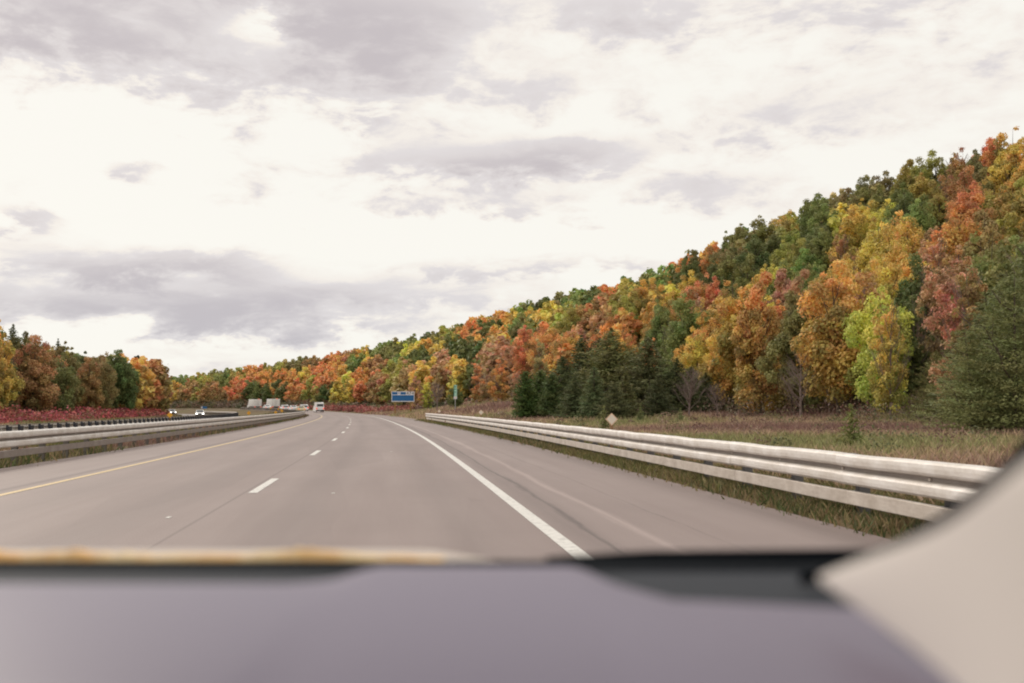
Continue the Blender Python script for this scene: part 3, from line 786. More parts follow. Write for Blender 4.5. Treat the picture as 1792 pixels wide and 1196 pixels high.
for kind, px, Y, top, rgb, lab in conifers:
    x, y, z = at(px, Y)
    H0 = {'pine': 9., 'near': 9., 'spruce': 9., 'cedar': 6., 'young': 1.7}[kind]
    sc = zscale(top, Y, z, H0)
    sq = {'pine': 1.45, 'near': 1.45, 'spruce': 1.4, 'cedar': 1.4, 'young': 1.0}[kind]
    if sc < .8 and kind in ('pine', 'spruce'): sq *= 1.25
    plant({'pine': 'pine_tree', 'near': 'pine_tree', 'spruce': 'spruce_tree', 'cedar': 'cedar_tree', 'young': 'young_spruce'}[kind], kind, (x, y, z - .05), sc, rgb, lab, 'tree', 'conifers by the verge', sq)
for px, Y, top, lab in ((1205, 66, 640, 'bare grey leafless tree with twisted twigs beside the dark pine'), (1400, 60, 615, 'pale bare brush tree in front of the golden tree'),
                        (1255, 64, 668, 'low leafless grey brush at the edge of the wood'), (765, 128, 668, 'bare brown shrub tree behind the grassy bank'),
                        (1600, 58, 668, 'leafless brush under the dark bushy pine')):
    x, y, z = at(px, Y); plant('bare_tree', 'bare', (x, y, z), zscale(top, Y, z, 7.), (0, 0, 0), lab, 'tree', 'leafless trees', 1.4)
extra = [('broad', 1310, 78, 560, 'y', 'big yellow-green maple with orange tips behind the bare tree'),
         ('broad', 1455, 82, 505, 'o', 'golden maple glowing above the low dark pines'),
         ('tall', 1345, 92, 492, 'Y', 'bright yellow slender tree above the yellow-green maple'),
         ('tall', 728, 172, 648, 'p', 'pink slender tree behind the gap beside the blue sign'),
         ('tall', 750, 176, 655, 'Y', 'thin pale yellow tree between sign and kilometre marker'),
         ('tall', 835, 118, 622, 'R', 'bright red-orange tree past the kilometre marker'),
         ('tall', 880, 112, 610, 'O', 'orange and pink slender tree above the cedars'),
         ('tall', 905, 108, 640, 'p', 'dusty pink slender tree directly behind the cedars'),
         ('tall', 855, 114, 635, 'p', 'pink slender tree over the grassy bank'),
         ('broad', 800, 122, 668, 'G', 'dark green round tree just behind the kilometre marker'),
         ('broad', 1630, 66, 560, 'm', 'olive tree with orange leaves beyond the field'),
         ('tall', 1680, 66, 420, 'p', 'tall mauve-pink tree up the bank before the near pines'),
         ('tall', 606, 292, 664, 'Y', 'small bright yellow tree by the road before the bend')]
for kind, px, Y, top, k, lab in extra:
    x, y, z = at(px, Y); sc = zscale(top, Y, z, 12)
    plant({'broad': 'broadleaf_tree', 'tall': 'slender_tree'}[kind], kind, (x, y, z - .1), sc, ccol(k, .03), lab, 'tree', GRP['hill'], 1.25 if kind == 'tall' else 1.0)
# two odd tops over the wood across the median
for px, Y, top, kind, lab in ((20, 145, 566, 'pine', 'dark ragged pine poking out above the wood across the median'), (100, 160, 592, 'spruce', 'spiky conifer top showing over the wood beyond red shrubs')):
    X = (px - 896) / F_PX * Y; plant('pine_tree' if kind == 'pine' else 'spruce_tree', kind, (X, Y, 0), zscale(top, Y, 0, 9.), (.035, .05, .035), lab, 'tree', 'conifers across the median', .7)
X = (240 - 896) / F_PX * 215; b = MB()
root = empty('tufted_tree', (X, 215, 0)); tag(root, 'tall bare-stemmed tree with a small dark tuft above the wood across the median', 'tree')
ht = CAM_Z + (714 - 622) * 215 / F_PX
b.tube([(0, 0, 0), (.1, 0, ht * .6), (0, 0, ht)], [.2, .14, .04]).build('trunk', M['bark'], root)
V, lf = crown_broad(500, .45, H=1.9, base=0, r=.8, nl=12, top_heavy=.6, lobs=1.4)
o = put('crown', leafmesh('crown', V, M['needle_obj'], lf), root, (0, 0, ht - 1.4)); o.color = (.05, .055, .04, 1)

# ------------------------------------------------------------------ ground cover
def blades(name, n, sf, of, hf, cols, label, width=.02, per=5, spread=.12, lean=.35):
    s = sf(n); o = of(n, s); x, y = plan(s, o); z = ground_z(s, o)
    x, y, z, s_ = (np.repeat(v, per) for v in (x, y, z, s)); m_ = len(x)
    h = hf(np.repeat(o, per), s_) * rng.uniform(.5, 1.25, m_)
    x = x + rng.normal(0, spread, m_) * (1 + s_ / 80); y = y + rng.normal(0, spread, m_) * (1 + s_ / 80)
    P = np.stack([x, y, z - .03], 1); a = rng.uniform(0, 6.28, m_); wd = (width * (1 + np.maximum(s_, 0) / 45) * rng.uniform(.6, 1.5, m_))[:, None]
    t = np.stack([np.cos(a), np.sin(a), 0 * a], 1); ln = rng.normal(0, lean, (m_, 3)) * h[:, None]; ln[:, 2] = 0
    up = np.array([0, 0, 1]) * h[:, None]
    V = np.stack([P - t * wd, P + t * wd, P + t * wd * .7 + up * .6 + ln * .45, P + up + ln], 1).reshape(-1, 3)
    q_ = np.sin(x[::per] * .31 + 1.3 * np.sin(y[::per] * .17)) + np.sin(y[::per] * .23 + x[::per] * .11) + rng.normal(0, .55, n)
    k = np.clip(((q_ + 2) / 4 * len(cols)).astype(int), 0, len(cols) - 1); T = np.array(cols)[np.repeat(k, per)]
    T = T * rng.uniform(.7, 1.25, (m_, 1))
    lf = np.stack([rng.uniform(.2, .9, m_), rng.uniform(.05, .5, m_), 0 * a], 1)
    o_ = put(name, leafmesh(name, V, M['leaf_tint'], lf, T)); tag(o_, label, kind='stuff'); return o_
brown = [(.29, .165, .12), (.34, .21, .14), (.40, .255, .165), (.48, .33, .21), (.50, .37, .19), (.44, .34, .16), (.36, .34, .13), (.31, .32, .11)]
green = [(.13, .15, .04), (.20, .19, .05), (.26, .21, .08), (.10, .13, .035), (.30, .22, .09)]
usq = lambda a, b: (lambda n: a + (b - a) * rng.uniform(size=n) ** 1.6)
blades('dry_weeds', 36000, usq(4, 70), lambda n, s: 5.2 + 25 * rng.uniform(size=n) ** 1.25, lambda o, s: np.interp(o, [4, 6, 12, 30], [.18, .26, .32, .42]), brown, 'brown dry weeds on the verge behind the guardrail', width=.010, per=6)
blades('bank_grass', 16000, lambda n: rng.uniform(60, 215, n), lambda n, s: 4.3 + (foot(s) - 2) * rng.uniform(size=n), lambda o, s: .42 + 0 * o, brown + [(.34, .27, .14)], 'tan dry grass covering the bank by the signs', spread=.2)
blades('shoulder_grass', 22000, usq(3, 105), lambda n, s: rng.uniform(3.36, 6.2, n), lambda o, s: .15 + .0 * o, green, 'short green and yellow grass under the guardrail', width=.008, per=7)
blades('median_grass', 16000, usq(12, 260), lambda n, s: -rng.uniform(10.0, 21.5, n), lambda o, s: .24 + 0 * o, green + brown[:2], 'rough olive grass growing in the median', width=.009, per=6)
blades('far_verge_grass', 9000, lambda n: rng.uniform(60, 330, n), lambda n, s: -rng.uniform(36.8, 41, n), lambda o, s: .45 + 0 * o, brown + green[:2], 'pale dry grass on the far verge', spread=.25)

def thicket(name, label, n, sf, of, hf, cols, size, lumps):
    s = sf(lumps); o = of(lumps, s); x, y = plan(s, o); z = ground_z(s, o); h = hf(s) * rng.uniform(.65, 1.15, lumps)
    r = h * rng.uniform(.8, 1.3, lumps); k = rng.integers(0, lumps, n); d = unit(rng.normal(size=(n, 3)) + np.array([0, 0, .4])); d[:, 2] = np.abs(d[:, 2])
    P = np.stack([x[k], y[k], z[k]], 1) + d * np.stack([r[k], r[k], h[k]], 1) * rng.uniform(.6, 1.08, n)[:, None]
    V = quads(P, d + rng.normal(size=(n, 3)) * .7, size * np.clip(s[k] / 170, .22, 1.25) * rng.uniform(.6, 1.35, n))
    kc = rng.integers(0, len(cols), lumps); T = np.array(cols)[kc[k]] * rng.uniform(.75, 1.25, (n, 1))
    lf = np.stack([rng.uniform(.2, .9, n), rng.uniform(.1, .5, n), np.zeros(n)], 1)
    tag(put(name, leafmesh(name, V, M['leaf_tint'], lf, T)), label, kind='stuff')
red = [(.60, .085, .07), (.50, .075, .060), (.36, .050, .045), (.56, .12, .085), (.30, .10, .045), (.40, .16, .09), (.44, .06, .055), (.25, .16, .06)]
thicket('sumac_undergrowth', 'red sumac undergrowth along the far side of the opposing carriageway', 42000, lambda n: rng.uniform(70, 285, n),
        lambda n, s: -(38.2 + rng.uniform(size=n) * np.interp(s, [70, 160, 230, 290], [10, 9, 4, 3])), lambda s: np.interp(s, [70, 160, 285], [1.75, 1.5, 1.15]) * (1 + .22 * np.sin(s * .21) + .15 * np.sin(s * .53)), red, .40, 700)
thicket('red_undergrowth', 'low red shrubs at the foot of the hill before the bend', 16000, lambda n: rng.uniform(195, 330, n),
        lambda n, s: 5.5 + rng.uniform(size=n) * 7, lambda s: 1.3 + 0 * s, [(.42, .12, .08), (.36, .10, .07), (.40, .18, .11), (.3, .14, .08)], .42, 260)
thicket('hill_undergrowth', 'dark mixed undergrowth at the foot of the wooded hill', 95000, lambda n: rng.uniform(35, 760, n),
        lambda n, s: foot(s) + rng.uniform(-4, 6, n), lambda s: np.interp(s, [35, 250, 400], [1.4, 1.7, 3.2]), [(.10, .11, .05), (.20, .14, .09), (.13, .14, .06), (.26, .18, .13), (.22, .2, .07), (.26, .12, .07)], .42, 1300)

thicket('verge_scrub', 'low brown and olive scrub dotted over the grassy verge', 16000, lambda n: 16 + 70 * rng.uniform(size=n), lambda n, s: 7.5 + rng.uniform(size=n) * 14,
        lambda s: .5 + .2 * np.sin(s * 3.1), [(.26, .16, .11), (.22, .2, .08), (.16, .18, .07), (.34, .24, .15), (.2, .11, .08)], .36, 120)

# ------------------------------------------------------------------ roadside markers and signs
M['wood'] = bark('yellowed_wood_post', (0.40, 0.25, 0.09))
M['refl_white'] = mat('reflector_pale', (.85, .74, .62), .35)
M['refl_rim'] = mat('reflector_orange_rim', (.82, .56, .38), .4)
M['refl_yellow'] = mat('reflector_amber', (.85, .42, .03), .35)
M['post_tan'] = bark('marker_post_tan', (0.42, 0.25, 0.14))
def diamond(name, px_y, side, face_m, rim_m, label, zc, size=.22, group=None):
    x, y, z = px_y
    r = empty(name, (x, y, z), float(theta(y))); tag(r, label, 'road marker', group)
    MB().box((0, .03, zc / 2 - .15), (.07, .05, zc + .3 )).build('post', M['post_tan'], r)
    h = size / 2 * 1.414
    def dia(s, y0, y1): return [(0, y0, zc - s), (s, y0, zc), (0, y0, zc + s), (-s, y0, zc), (0, y1, zc - s), (s, y1, zc), (0, y1, zc + s), (-s, y1, zc)]
    Fd = [[0, 1, 2, 3], [7, 6, 5, 4], [0, 4, 5, 1], [1, 5, 6, 2], [2, 6, 7, 3], [3, 7, 4, 0]]
    MB().add(dia(h, -.004, .003), Fd).build('plate', rim_m, r)
    MB().add(dia(h * .8, -.009, -.0045), Fd).build('reflector', face_m, r)
for px, Y, py, lab in ((1070, 24.5, 734, 'pale diamond marker on a tan post, the one nearest the viewer behind the guardrail'),
                       (842, 55, 722, 'pale diamond marker behind the guardrail near the first cedar'), (769, 85, 720, 'small pale diamond marker by the far end of the guardrail')):
    x, y, z = at(px, Y); zc = CAM_Z + (714 - py) * Y / F_PX - z
    diamond('diamond_marker', (x, y, z), 1, M['refl_white'], M['refl_rim'], lab.replace('the one nearest the viewer ', 'largest one '), zc, group='pale diamond markers')
for i, s_ in enumerate((104, 145, 176, 200, 222, 246, 268)):
    o_ = (-21.6, -17.5, -15, -14, -13.5, -12.6, -12.2)[i]
    x, y = map(float, plan(s_, o_)); z = float(ground_z(s_, o_))
    lab = ['amber diamond marker by the dark guardrail posts, largest of the row', 'amber diamond marker in the median beside the white oncoming car', 'third amber diamond in the median, below the first truck',
           'amber diamond in the median below the second truck', 'small amber diamond below the white hatchback', 'small amber diamond where the median rail bends', 'tiny amber diamond at the bend of the median rail'][i]
    diamond('amber_marker', (x, y, z), -1, M['refl_yellow'], M['refl_yellow'], lab, 1.0 + (.35 if i < 2 else .1), size=.42, group='amber diamond markers')

def text(body, size, m, parent, loc, rot=(math.pi / 2, 0, 0), name='lettering', sx=1):
    c = bpy.data.curves.new(name, 'FONT'); c.body = body; c.size = size; c.align_x = 'CENTER'; c.align_y = 'CENTER'; c.extrude = .003
    c.materials.append(m); t_ = bpy.data.objects.new(name, c); link(t_); bpy.context.view_layer.update()
    me = bpy.data.meshes.new_from_object(t_.evaluated_get(bpy.context.evaluated_depsgraph_get())); bpy.data.objects.remove(t_)
    o = bpy.data.objects.new(name, me); link(o, parent); o.location = loc; o.rotation_euler = rot; o.scale = (sx, 1, 1); return o
M['sign_blue'] = mat('sign_blue', (.008, .13, .36), .45); M['sign_white'] = mat('sign_white', (.80, .78, .80), .5)
M['ink'] = mat('sign_ink', (.04, .03, .03), .6); M['alu'] = mat('aluminium', (.5, .5, .5), .4, .8)
def blue_sign():
    Y = 158.; x, y, z = at(705.5, Y); zt = CAM_Z + (714 - 685.5) * Y / F_PX; zb = CAM_Z + (714 - 703.5) * Y / F_PX
    w = 39.8 * Y / F_PX; h = zt - zb; zc = (zt + zb) / 2 - z
    r = empty('service_sign', (x, y, z), .12); tag(r, 'blue road service sign with a white 474 panel on two wooden posts', 'road sign')
    MB().box((0, 0, zc), (w, .04, h)).build('panel', M['sign_white'], r)
    b = .13; rh = h * .30
    top = zc + h / 2
    MB().box((0, -.024, top - h * .36 - (h * .64 - b) / 2), (w - 2 * b * .7, .006, h * .64 - b)).build('blue_field', M['sign_blue'], r)
    for xc, ww in ((-w * .36, w * .235), (0.02 - w * .0, w * .235)):
        MB().box((xc, -.024, top - .09 - rh * .42), (ww, .006, rh * .80)).build('blue_field', M['sign_blue'], r)
    MB().box((-w * .178, -.024, top - .09 - rh * .35), (w * .075, .006, rh * .24)).build('pictogram', M['sign_blue'], r)
    text('474', rh * 1.25, M['ink'], r, (w * .31, -.026, top - .10 - rh * .42), sx=1.35)
    dk = mat('sign_dark_blue', (.006, .06, .17), .5)
    for xc, ww in ((-w * .28, .22), (-w * .02, .16), (w * .08, .3)):
        MB().box((xc, -.0285, top - h * .43), (ww, .003, .11)).build('lettering', dk, r)
    for xc in (-w * .34, w * .34):
        MB().box((xc, .11, (zb - z) / 2 + .2), (.20, .14, zb - z + .9)).build('post', M['wood'], r)
    for zz in (zc - h * .3, zc + h * .3): MB().box((0, .03, zz), (w * .9, .03, .05)).build('batten', M['alu'], r)
blue_sign()
def km_sign():
    Y = 110.; x, y, z = at(797, Y); zt = CAM_Z + (714 - 674) * Y / F_PX; zb = CAM_Z + (714 - 694) * Y / F_PX
    r = empty('kilometre_marker', (x, y, z), .12); tag(r, 'tall narrow mint green kilometre marker with a white foot plate on a grey post', 'road sign')
    mint = mat('sign_mint', (.42, .70, .55), .5); teal = mat('sign_teal', (.02, .20, .16), .5)
    h = zt - zb; zc = (zt + zb) / 2 - z; w = .36
    MB().box((0, 0, zc), (w, .02, h)).build('panel', mint, r)
    for f, wd in ((.36, .22), (.12, .24), (-.12, .2), (.27, .12)):
        MB().box((-.02, -.0125, zc + h * f), (wd, .003, .07)).build('lettering', teal, r)
    MB().box((-w / 2 + .025, -.0125, zc), (.05, .004, h)).build('border', teal, r)
    MB().box((0, 0, zc - h / 2 - .155), (w * 1.05, .02, .29)).build('foot_plate', M['sign_white'], r)
    MB().box((0, -.0125, zc - h / 2 - .155), (.12, .003, .12)).build('lettering', M['refl_rim'], r)
    MB().tube([(0, .04, -.3), (0, .04, zc + h / 2 - .05)], .045, 8).build('post', M['alu'], r)
km_sign()
def far_sign():
    Y = 330.; X = (358 - 896) / F_PX * Y; z = OPP_Z
    r = empty('far_road_sign', (X, Y, z), .6); tag(r, 'small distant blue and white sign beyond the opposing carriageway', 'road sign')
    zc = CAM_Z + (714 - 713.5) * Y / F_PX - z
    MB().box((0, 0, zc), (2.0, .05, .75)).build('panel', M['sign_blue'], r)
    MB().box((-.7, -.03, zc), (.5, .004, .55)).build('symbol', M['sign_white'], r)
    for xc in (-.7, .7): MB().box((xc, .06, zc / 2), (.12, .1, zc + .4)).build('post', M['alu'], r)
far_sign()

# ------------------------------------------------------------------ vehicles
M['car_white'] = mat('car_white', (.90, .90, .90), .35); M['car_silver'] = mat('car_silver', (.55, .55, .56), .25, .4); M['car_gold'] = mat('car_champagne', (.70, .58, .33), .3, .2)
M['glass'] = mat('dark_glass', (.02, .025, .03), .08, spec=.8); M['tyre'] = mat('tyre', (.02, .02, .02), .85); M['rim'] = mat('rim', (.5, .5, .5), .35, .8)
M['black'] = mat('black_plastic', (.025, .025, .028), .6); M['tail'] = mat('tail_lamp', (.6, .03, .02), .3, emit=(1, .10, .05), es=.9)
M['head'] = mat('head_lamp', (.9, .9, .9), .2, emit=(1, .97, .92), es=5.0); M['cargo'] = mat('cargo_white', (.74, .73, .70), .5); M['amber'] = mat('marker_lamp', (.8, .1, .05), .3, emit=(1, .2, .1), es=1.0)
M['plate'] = mat('licence_plate', (.7, .72, .75), .5)
def prism(prof, w, m, name, parent, tumble=None, bevel=.03):
    """side outline (y,z) swept across the width; tumble(z) narrows it upwards"""
    b = MB(); n = len(prof); tb = tumble or (lambda z: 1.0); V = []
    for sx in (-1, 1): V += [(sx * w / 2 * tb(z), y, z) for y, z in prof]
    F = [list(range(n)), [n + i for i in range(n)][::-1]] + [[i, n + i, n + (i + 1) % n, (i + 1) % n][::-1] for i in range(n)]
    return b.add(V, F).build(name, m, parent, bevel=bevel)
def wheel(r, x, y, rad=.33, wd=.22):
    t = MB().tube([(-wd / 2, 0, 0), (-wd * .35, 0, 0), (wd * .35, 0, 0), (wd / 2, 0, 0)], [rad * .88, rad, rad, rad * .88], 18).build('wheel', M['tyre'], r, (x, y, rad))
    s = 1 if x > 0 else -1
    MB().tube([(s * wd * .42, 0, 0), (s * (wd / 2 + .012), 0, 0)], [rad * .62, rad * .55], 12).build('rim', M['rim'], t)
def vehicle(name, label, cat, s, off, z, body, dims, lit_front=False, group=None, cab='car'):
    x, y = map(float, plan(s, off)); t = float(theta(s))
    r = empty(name, (x, y, z), t + (math.pi if lit_front else 0)); tag(r, label, cat, group)
    w, l, h = dims; hl = l / 2; w2 = w
    tum = lambda q: 1 - .17 * max(0, (q - h * .55) / (h * .45))
    if cab == 'suv':
        P = [(-hl, .35), (-hl - .04, .75), (-hl + .05, h * .58), (-hl + .30, h * .96), (-hl + .6, h), (hl * .18, h), (hl * .46, h * .64), (hl * .93, h * .56), (hl, .7), (hl, .35), (hl - .3, .24), (-hl + .3, .24)]
    elif cab == 'van':
        P = [(-hl, .4), (-hl - .03, .8), (-hl + .02, h * .55), (-hl + .16, h * .93), (-hl + .35, h), (hl * .40, h), (hl * .60, h * .88), (hl * .80, h * .50), (hl * .97, h * .42), (hl, .7), (hl, .4), (hl - .4, .28), (-hl + .4, .28)]
    else:
        P = [(-hl, .35), (-hl - .03, .7), (-hl + .05, h * .66), (-hl * .70, h * .70), (-hl * .36, h * .97), (-hl * .1, h), (hl * .12, h * .98), (hl * .42, h * .66), (hl * .92, h * .55), (hl, .6), (hl, .35), (hl - .3, .22), (-hl + .3, .22)]
    prism(P, w, body, 'body', r, tum, .05)
    # rear and front glass follow the outline, slightly proud
    def pane(nm, a, b, f0, f1, m=M['glass'], inset=.82, sgn=1):
        ya, za = a; yb, zb = b
        A = (ya + (yb - ya) * f0, za + (zb - za) * f0); B = (ya + (yb - ya) * f1, za + (zb - za) * f1)
        nrm = Vector((0, -(zb - za), (yb - ya))).normalized() * .012
        if nrm.z < 0: nrm = -nrm
        V = []
        for q in (A, B):
            for sx in (-1, 1): V.append((sx * w / 2 * tum(q[1]) * inset, q[0] + nrm.y, q[1] + nrm.z))
        V += [(v[0], v[1] - nrm.y * .6, v[2] - nrm.z * .6) for v in V]
        return MB().add(V, [[0, 1, 3, 2], [4, 6, 7, 5], [0, 4, 5, 1], [2, 3, 7, 6], [0, 2, 6, 4], [1, 5, 7, 3]]).build(nm, m, r)
    if cab in ('suv', 'van'):
        pane('rear_window', P[2], P[3], .08, .78)
        pane('windscreen', P[6] if cab == 'van' else P[5], P[7] if cab == 'van' else P[6], .1, .92)
    else:
        pane('rear_window', P[3], P[4], .1, .92); pane('windscreen', P[6], P[7], .08, .92)
    y0, y1 = (-hl * .75, hl * .2) if cab == 'suv' else ((hl * .35, hl * .62) if cab == 'van' else (-hl * .42, hl * .2))
    for sx in (-1, 1):
        zt, zb = h * .90, h * .66
        V = [(sx * (w / 2 * tum(zb) + .006), y0 - .1, zb), (sx * (w / 2 * tum(zb) + .006), y1 + .15, zb), (sx * (w / 2 * tum(zt) + .006), y1 - .15, zt), (sx * (w / 2 * tum(zt) + .006), y0 + .2, zt)]
        V += [(v[0] - sx * .02, v[1], v[2]) for v in V]
        MB().add(V, [[0, 1, 2, 3], [7, 6, 5, 4], [0, 4, 5, 1], [1, 5, 6, 2], [2, 6, 7, 3], [3, 7, 4, 0]]).build('side_window', M['glass'], r)
        lz = h * (.52 if cab != 'van' else .38)
        MB().box((sx * (w / 2 - .17), -hl - .03, lz), (.26, .06, .17 if cab == 'car' else .34)).build('tail_lamp', M['tail'], r, bevel=.02)
        MB().box((sx * (w / 2 - .24), hl - .01, .66), (.36, .08, .16)).build('headlight', M['head'] if lit_front else M['glass'], r, bevel=.02)
        MB().box((sx * (w / 2 + .07), hl * .38, h * .66), (.16, .10, .13)).build('mirror', body, r, bevel=.03)
        for yy in (-hl * .60, hl * .62): wheel(r, sx * (w / 2 - .12), yy, .34 if cab != 'van' else .38)
    MB().box((0, -hl - .05, .48), (w * .98, .12, .22)).build('rear_bumper', M['black'] if cab == 'van' else body, r, bevel=.03)
    MB().box((0, -hl - .115, .60 if cab == 'van' else .74), (.5, .02, .14)).build('licence_plate', M['plate'], r)
    MB().box((0, hl + .0, .46), (w * .96, .12, .2)).build('front_bumper', M['black'], r, bevel=.03)
    if lit_front: MB().box((0, hl + .0, .68), (w * .4, .07, .12)).build('grille', M['black'], r)
    return r
def s_at(px, off):
    best = min(np.arange(120, 420, .5), key=lambda s: abs(896 + F_PX * float(plan(s, off)[0]) / float(plan(s, off)[1]) - px)); return float(best)
def box_truck(label, px, off):
    s = s_at(px, off); x, y = map(float, plan(s, off)); r = empty('box_truck', (x, y, float(road_z(s))), float(theta(s)))
    tag(r, label, 'truck', 'white box trucks')
    MB().box((0, 0, 2.15), (2.5, 6.6, 2.35)).build('cargo_box', M['cargo'], r, bevel=.05)
    MB().box((0, .6, .78), (1.0, 8.6, .26)).build('chassis', M['black'], r)
    for sx in (-.31, .31):
        d = MB().box((sx * 2 * .98, -3.32, 2.1), (1.16, .04, 2.15)).build('rear_door', M['cargo'], r, bevel=.015)
        MB().tube([(sx * .5, -3.36, 1.1), (sx * .5, -3.36, 3.1)], .02, 6).build('lock_rod', M['alu'], d)
        MB().box((sx * 3.2, -3.33, .86), (.34, .06, .16)).build('tail_lamp', M['tail'], r)
    prism([(3.45, .5), (3.45, 2.3), (4.35, 2.35), (4.85, 1.5), (5.5, 1.3), (5.55, .5)], 2.1, M['car_white'], 'cab', r, None, .06)
    MB().box((0, -3.3, .62), (2.2, .1, .18)).build('rear_bumper', M['alu'], r)
    MB().box((.3, -3.36, 3.40), (.55, .06, .10)).build('marker_lamp', M['amber'], r)
    MB().box((0, -3.36, .80), (.45, .02, .15)).build('licence_plate', M['plate'], r)
    for sx in (-1, 1):
        wheel(r, sx * 1.0, -1.9, .46, .42); wheel(r, sx * .98, 4.2, .46, .28)
        MB().box((sx * 1.25, 4.6, 1.8), (.1, .16, .4)).build('mirror', M['black'], r)
van_s = s_at(558, -1.9)
vehicle('white_van', 'white high roof van seen from behind ahead on the carriageway', 'van', van_s, -1.9, float(road_z(van_s)), M['car_white'], (2.0, 5.3, 2.45), cab='van')
s_ = s_at(532, -1.8); vehicle('suv', 'white sport utility vehicle seen from behind at the bend', 'car', s_, -1.8, float(road_z(s_)), M['car_white'], (1.9, 4.6, 1.78), cab='suv', group='cars rounding the bend')
s_ = s_at(527, -5.6); vehicle('car', 'champagne gold car beside the white sport utility vehicle', 'car', s_, -5.6, float(road_z(s_)), M['car_gold'], (1.8, 4.5, 1.5), group='cars rounding the bend')
s_ = s_at(521, -1.8); vehicle('car', 'white car rounding the bend just ahead of the gold car', 'car', s_ + 6, -1.8, float(road_z(s_)), M['car_white'], (1.8, 4.4, 1.5), group='cars rounding the bend')
s_ = s_at(498, -1.8); vehicle('car', 'white hatchback alone between the gold car and the trucks', 'car', s_, -1.8, float(road_z(s_)), M['car_white'], (1.8, 4.3, 1.52), cab='suv', group='cars rounding the bend')
s_ = s_at(468, -5.4); vehicle('car', 'white car half hidden between the two box trucks', 'car', s_, -5.4, float(road_z(s_)), M['car_white'], (1.8, 4.4, 1.5), group='cars rounding the bend')
box_truck('white box truck seen from behind, the one nearer the cars', 479, -1.8)
box_truck('white box truck farther along the bend, ahead of the other', 447, -1.8)
def s_opp(px, off):
    return float(min(np.arange(120, 420, .5), key=lambda s: abs(896 + F_PX * float(plan(s, off)[0]) / float(plan(s, off)[1]) - px)))
s_ = s_opp(383, -30.5); vehicle('car', 'white oncoming car with bright headlights on the opposing carriageway', 'car', s_, -30.5, OPP_Z, M['car_white'], (1.85, 4.5, 1.5), lit_front=True)
s_ = 322.; vehicle('car', 'distant oncoming car with lit headlights half hidden by red shrubs', 'car', s_, -31.5, OPP_Z, M['car_silver'], (1.8, 4.5, 1.5), lit_front=True)

# ------------------------------------------------------------------ own car: dashboard, cowl, pillar trim, bonnet
def plastic(name, rgb, rough, spec=.5):
    m_ = mat(name, rgb, rough, spec=spec); g = G(m_); n = g.noise(g.coord('Object'), 900, 2, .5); g.bump(n, .25, .0004); return m_
M['dash'] = plastic('dashboard_vinyl', (.182, .154, .222), .46, .6)
M['trim_dark'] = plastic('dark_trim', (.006, .008, .011), .8, .04)
M['pillar'] = plastic('pale_pillar_trim', (.90, .83, .77), .8, .25)
M['cowl'] = mat('bonnet_beige', (.55, .46, .40), .35)
M['amber_reflection'] = mat('painted_amber_reflection', (.90, .60, .30), .6)  # warm windscreen reflections painted as an amber colour
g = G(M['amber_reflection']); g.col(g.ramp(g.noise(g.coord('Object', (14, 1, 1)), 2.0, 4, .7), [(.35, (.90, .50, .16)), (.62, (1.0, .76, .42))]))
car = empty('own_car', (0, 0, 0)); tag(car, 'interior of the car the view is taken from, grey lilac dashboard and pale pillar trim', 'car')
def ray(px, py, Y):
    """a point at depth Y inside the car"""
    v = (598 - py) / F_PX; u = (px - 896) / F_PX
    c, s = math.cos(PITCH), math.sin(PITCH)
    yy, zz = c - v * s, s + v * c
    return Vector((u * Y / yy, Y, CAM_Z + zz * Y / yy))
def edge_py(px):
    return float(np.interp(px, [-700, 480, 545, 585, 620, 1020, 1050, 1090, 1180, 1500, 2500], [1013, 1013, 1006, 990, 984, 984, 990, 1012, 1040, 1056, 1110]))
ZD = CAM_Z - .118
cols_ = list(np.arange(-1980, 2400, 40)) + list(range(500, 640, 10)) + list(range(1010, 1200, 15)); cols_ = sorted(set(float(c) for c in cols_))
V, F = [], []
for c_ in cols_:
    e_ = edge_py(c_)
    yfar = .118 / math.tan(math.atan((e_ - 598) / F_PX) - PITCH)
    X = (c_ - 896) / F_PX * .62
    k_ = yfar
    curve = -.00 * X * X
    rows = [(k_ + .004, -.030), (k_ + .002, -.010), (k_ - .008, -.002), (k_ - .03, 0)]
    rows += [(k_ - .03 + (.17 - k_ + .03) * f, dz_) for f, dz_ in ((.2, 0), (.4, -.002), (.55, -.008), (.66, -.018), (.76, -.034), (.85, -.06), (1.0, -.15))]
    for yy, dz_ in rows:
        V.append((X, yy, ZD + dz_ + curve))
nr = 11
for i in range(len(cols_) - 1):
    for j in range(nr - 1): F.append([i * nr + j, i * nr + j + 1, (i + 1) * nr + j + 1, (i + 1) * nr + j])
MB().add(V, F).build('dashboard', M['dash'], car, smooth=True)
M['tray'] = mat('tray_blue_black', (.030, .034, .044), .7, spec=.2)
MB().box((-.26, .74, ZD - .030), (1.5, .26, .03)).build('defroster_tray', M['tray'], car)
MB().box((-.26, .845, ZD - .02), (1.5, .06, .012)).build('windscreen_seal', M['trim_dark'], car, bevel=.004)
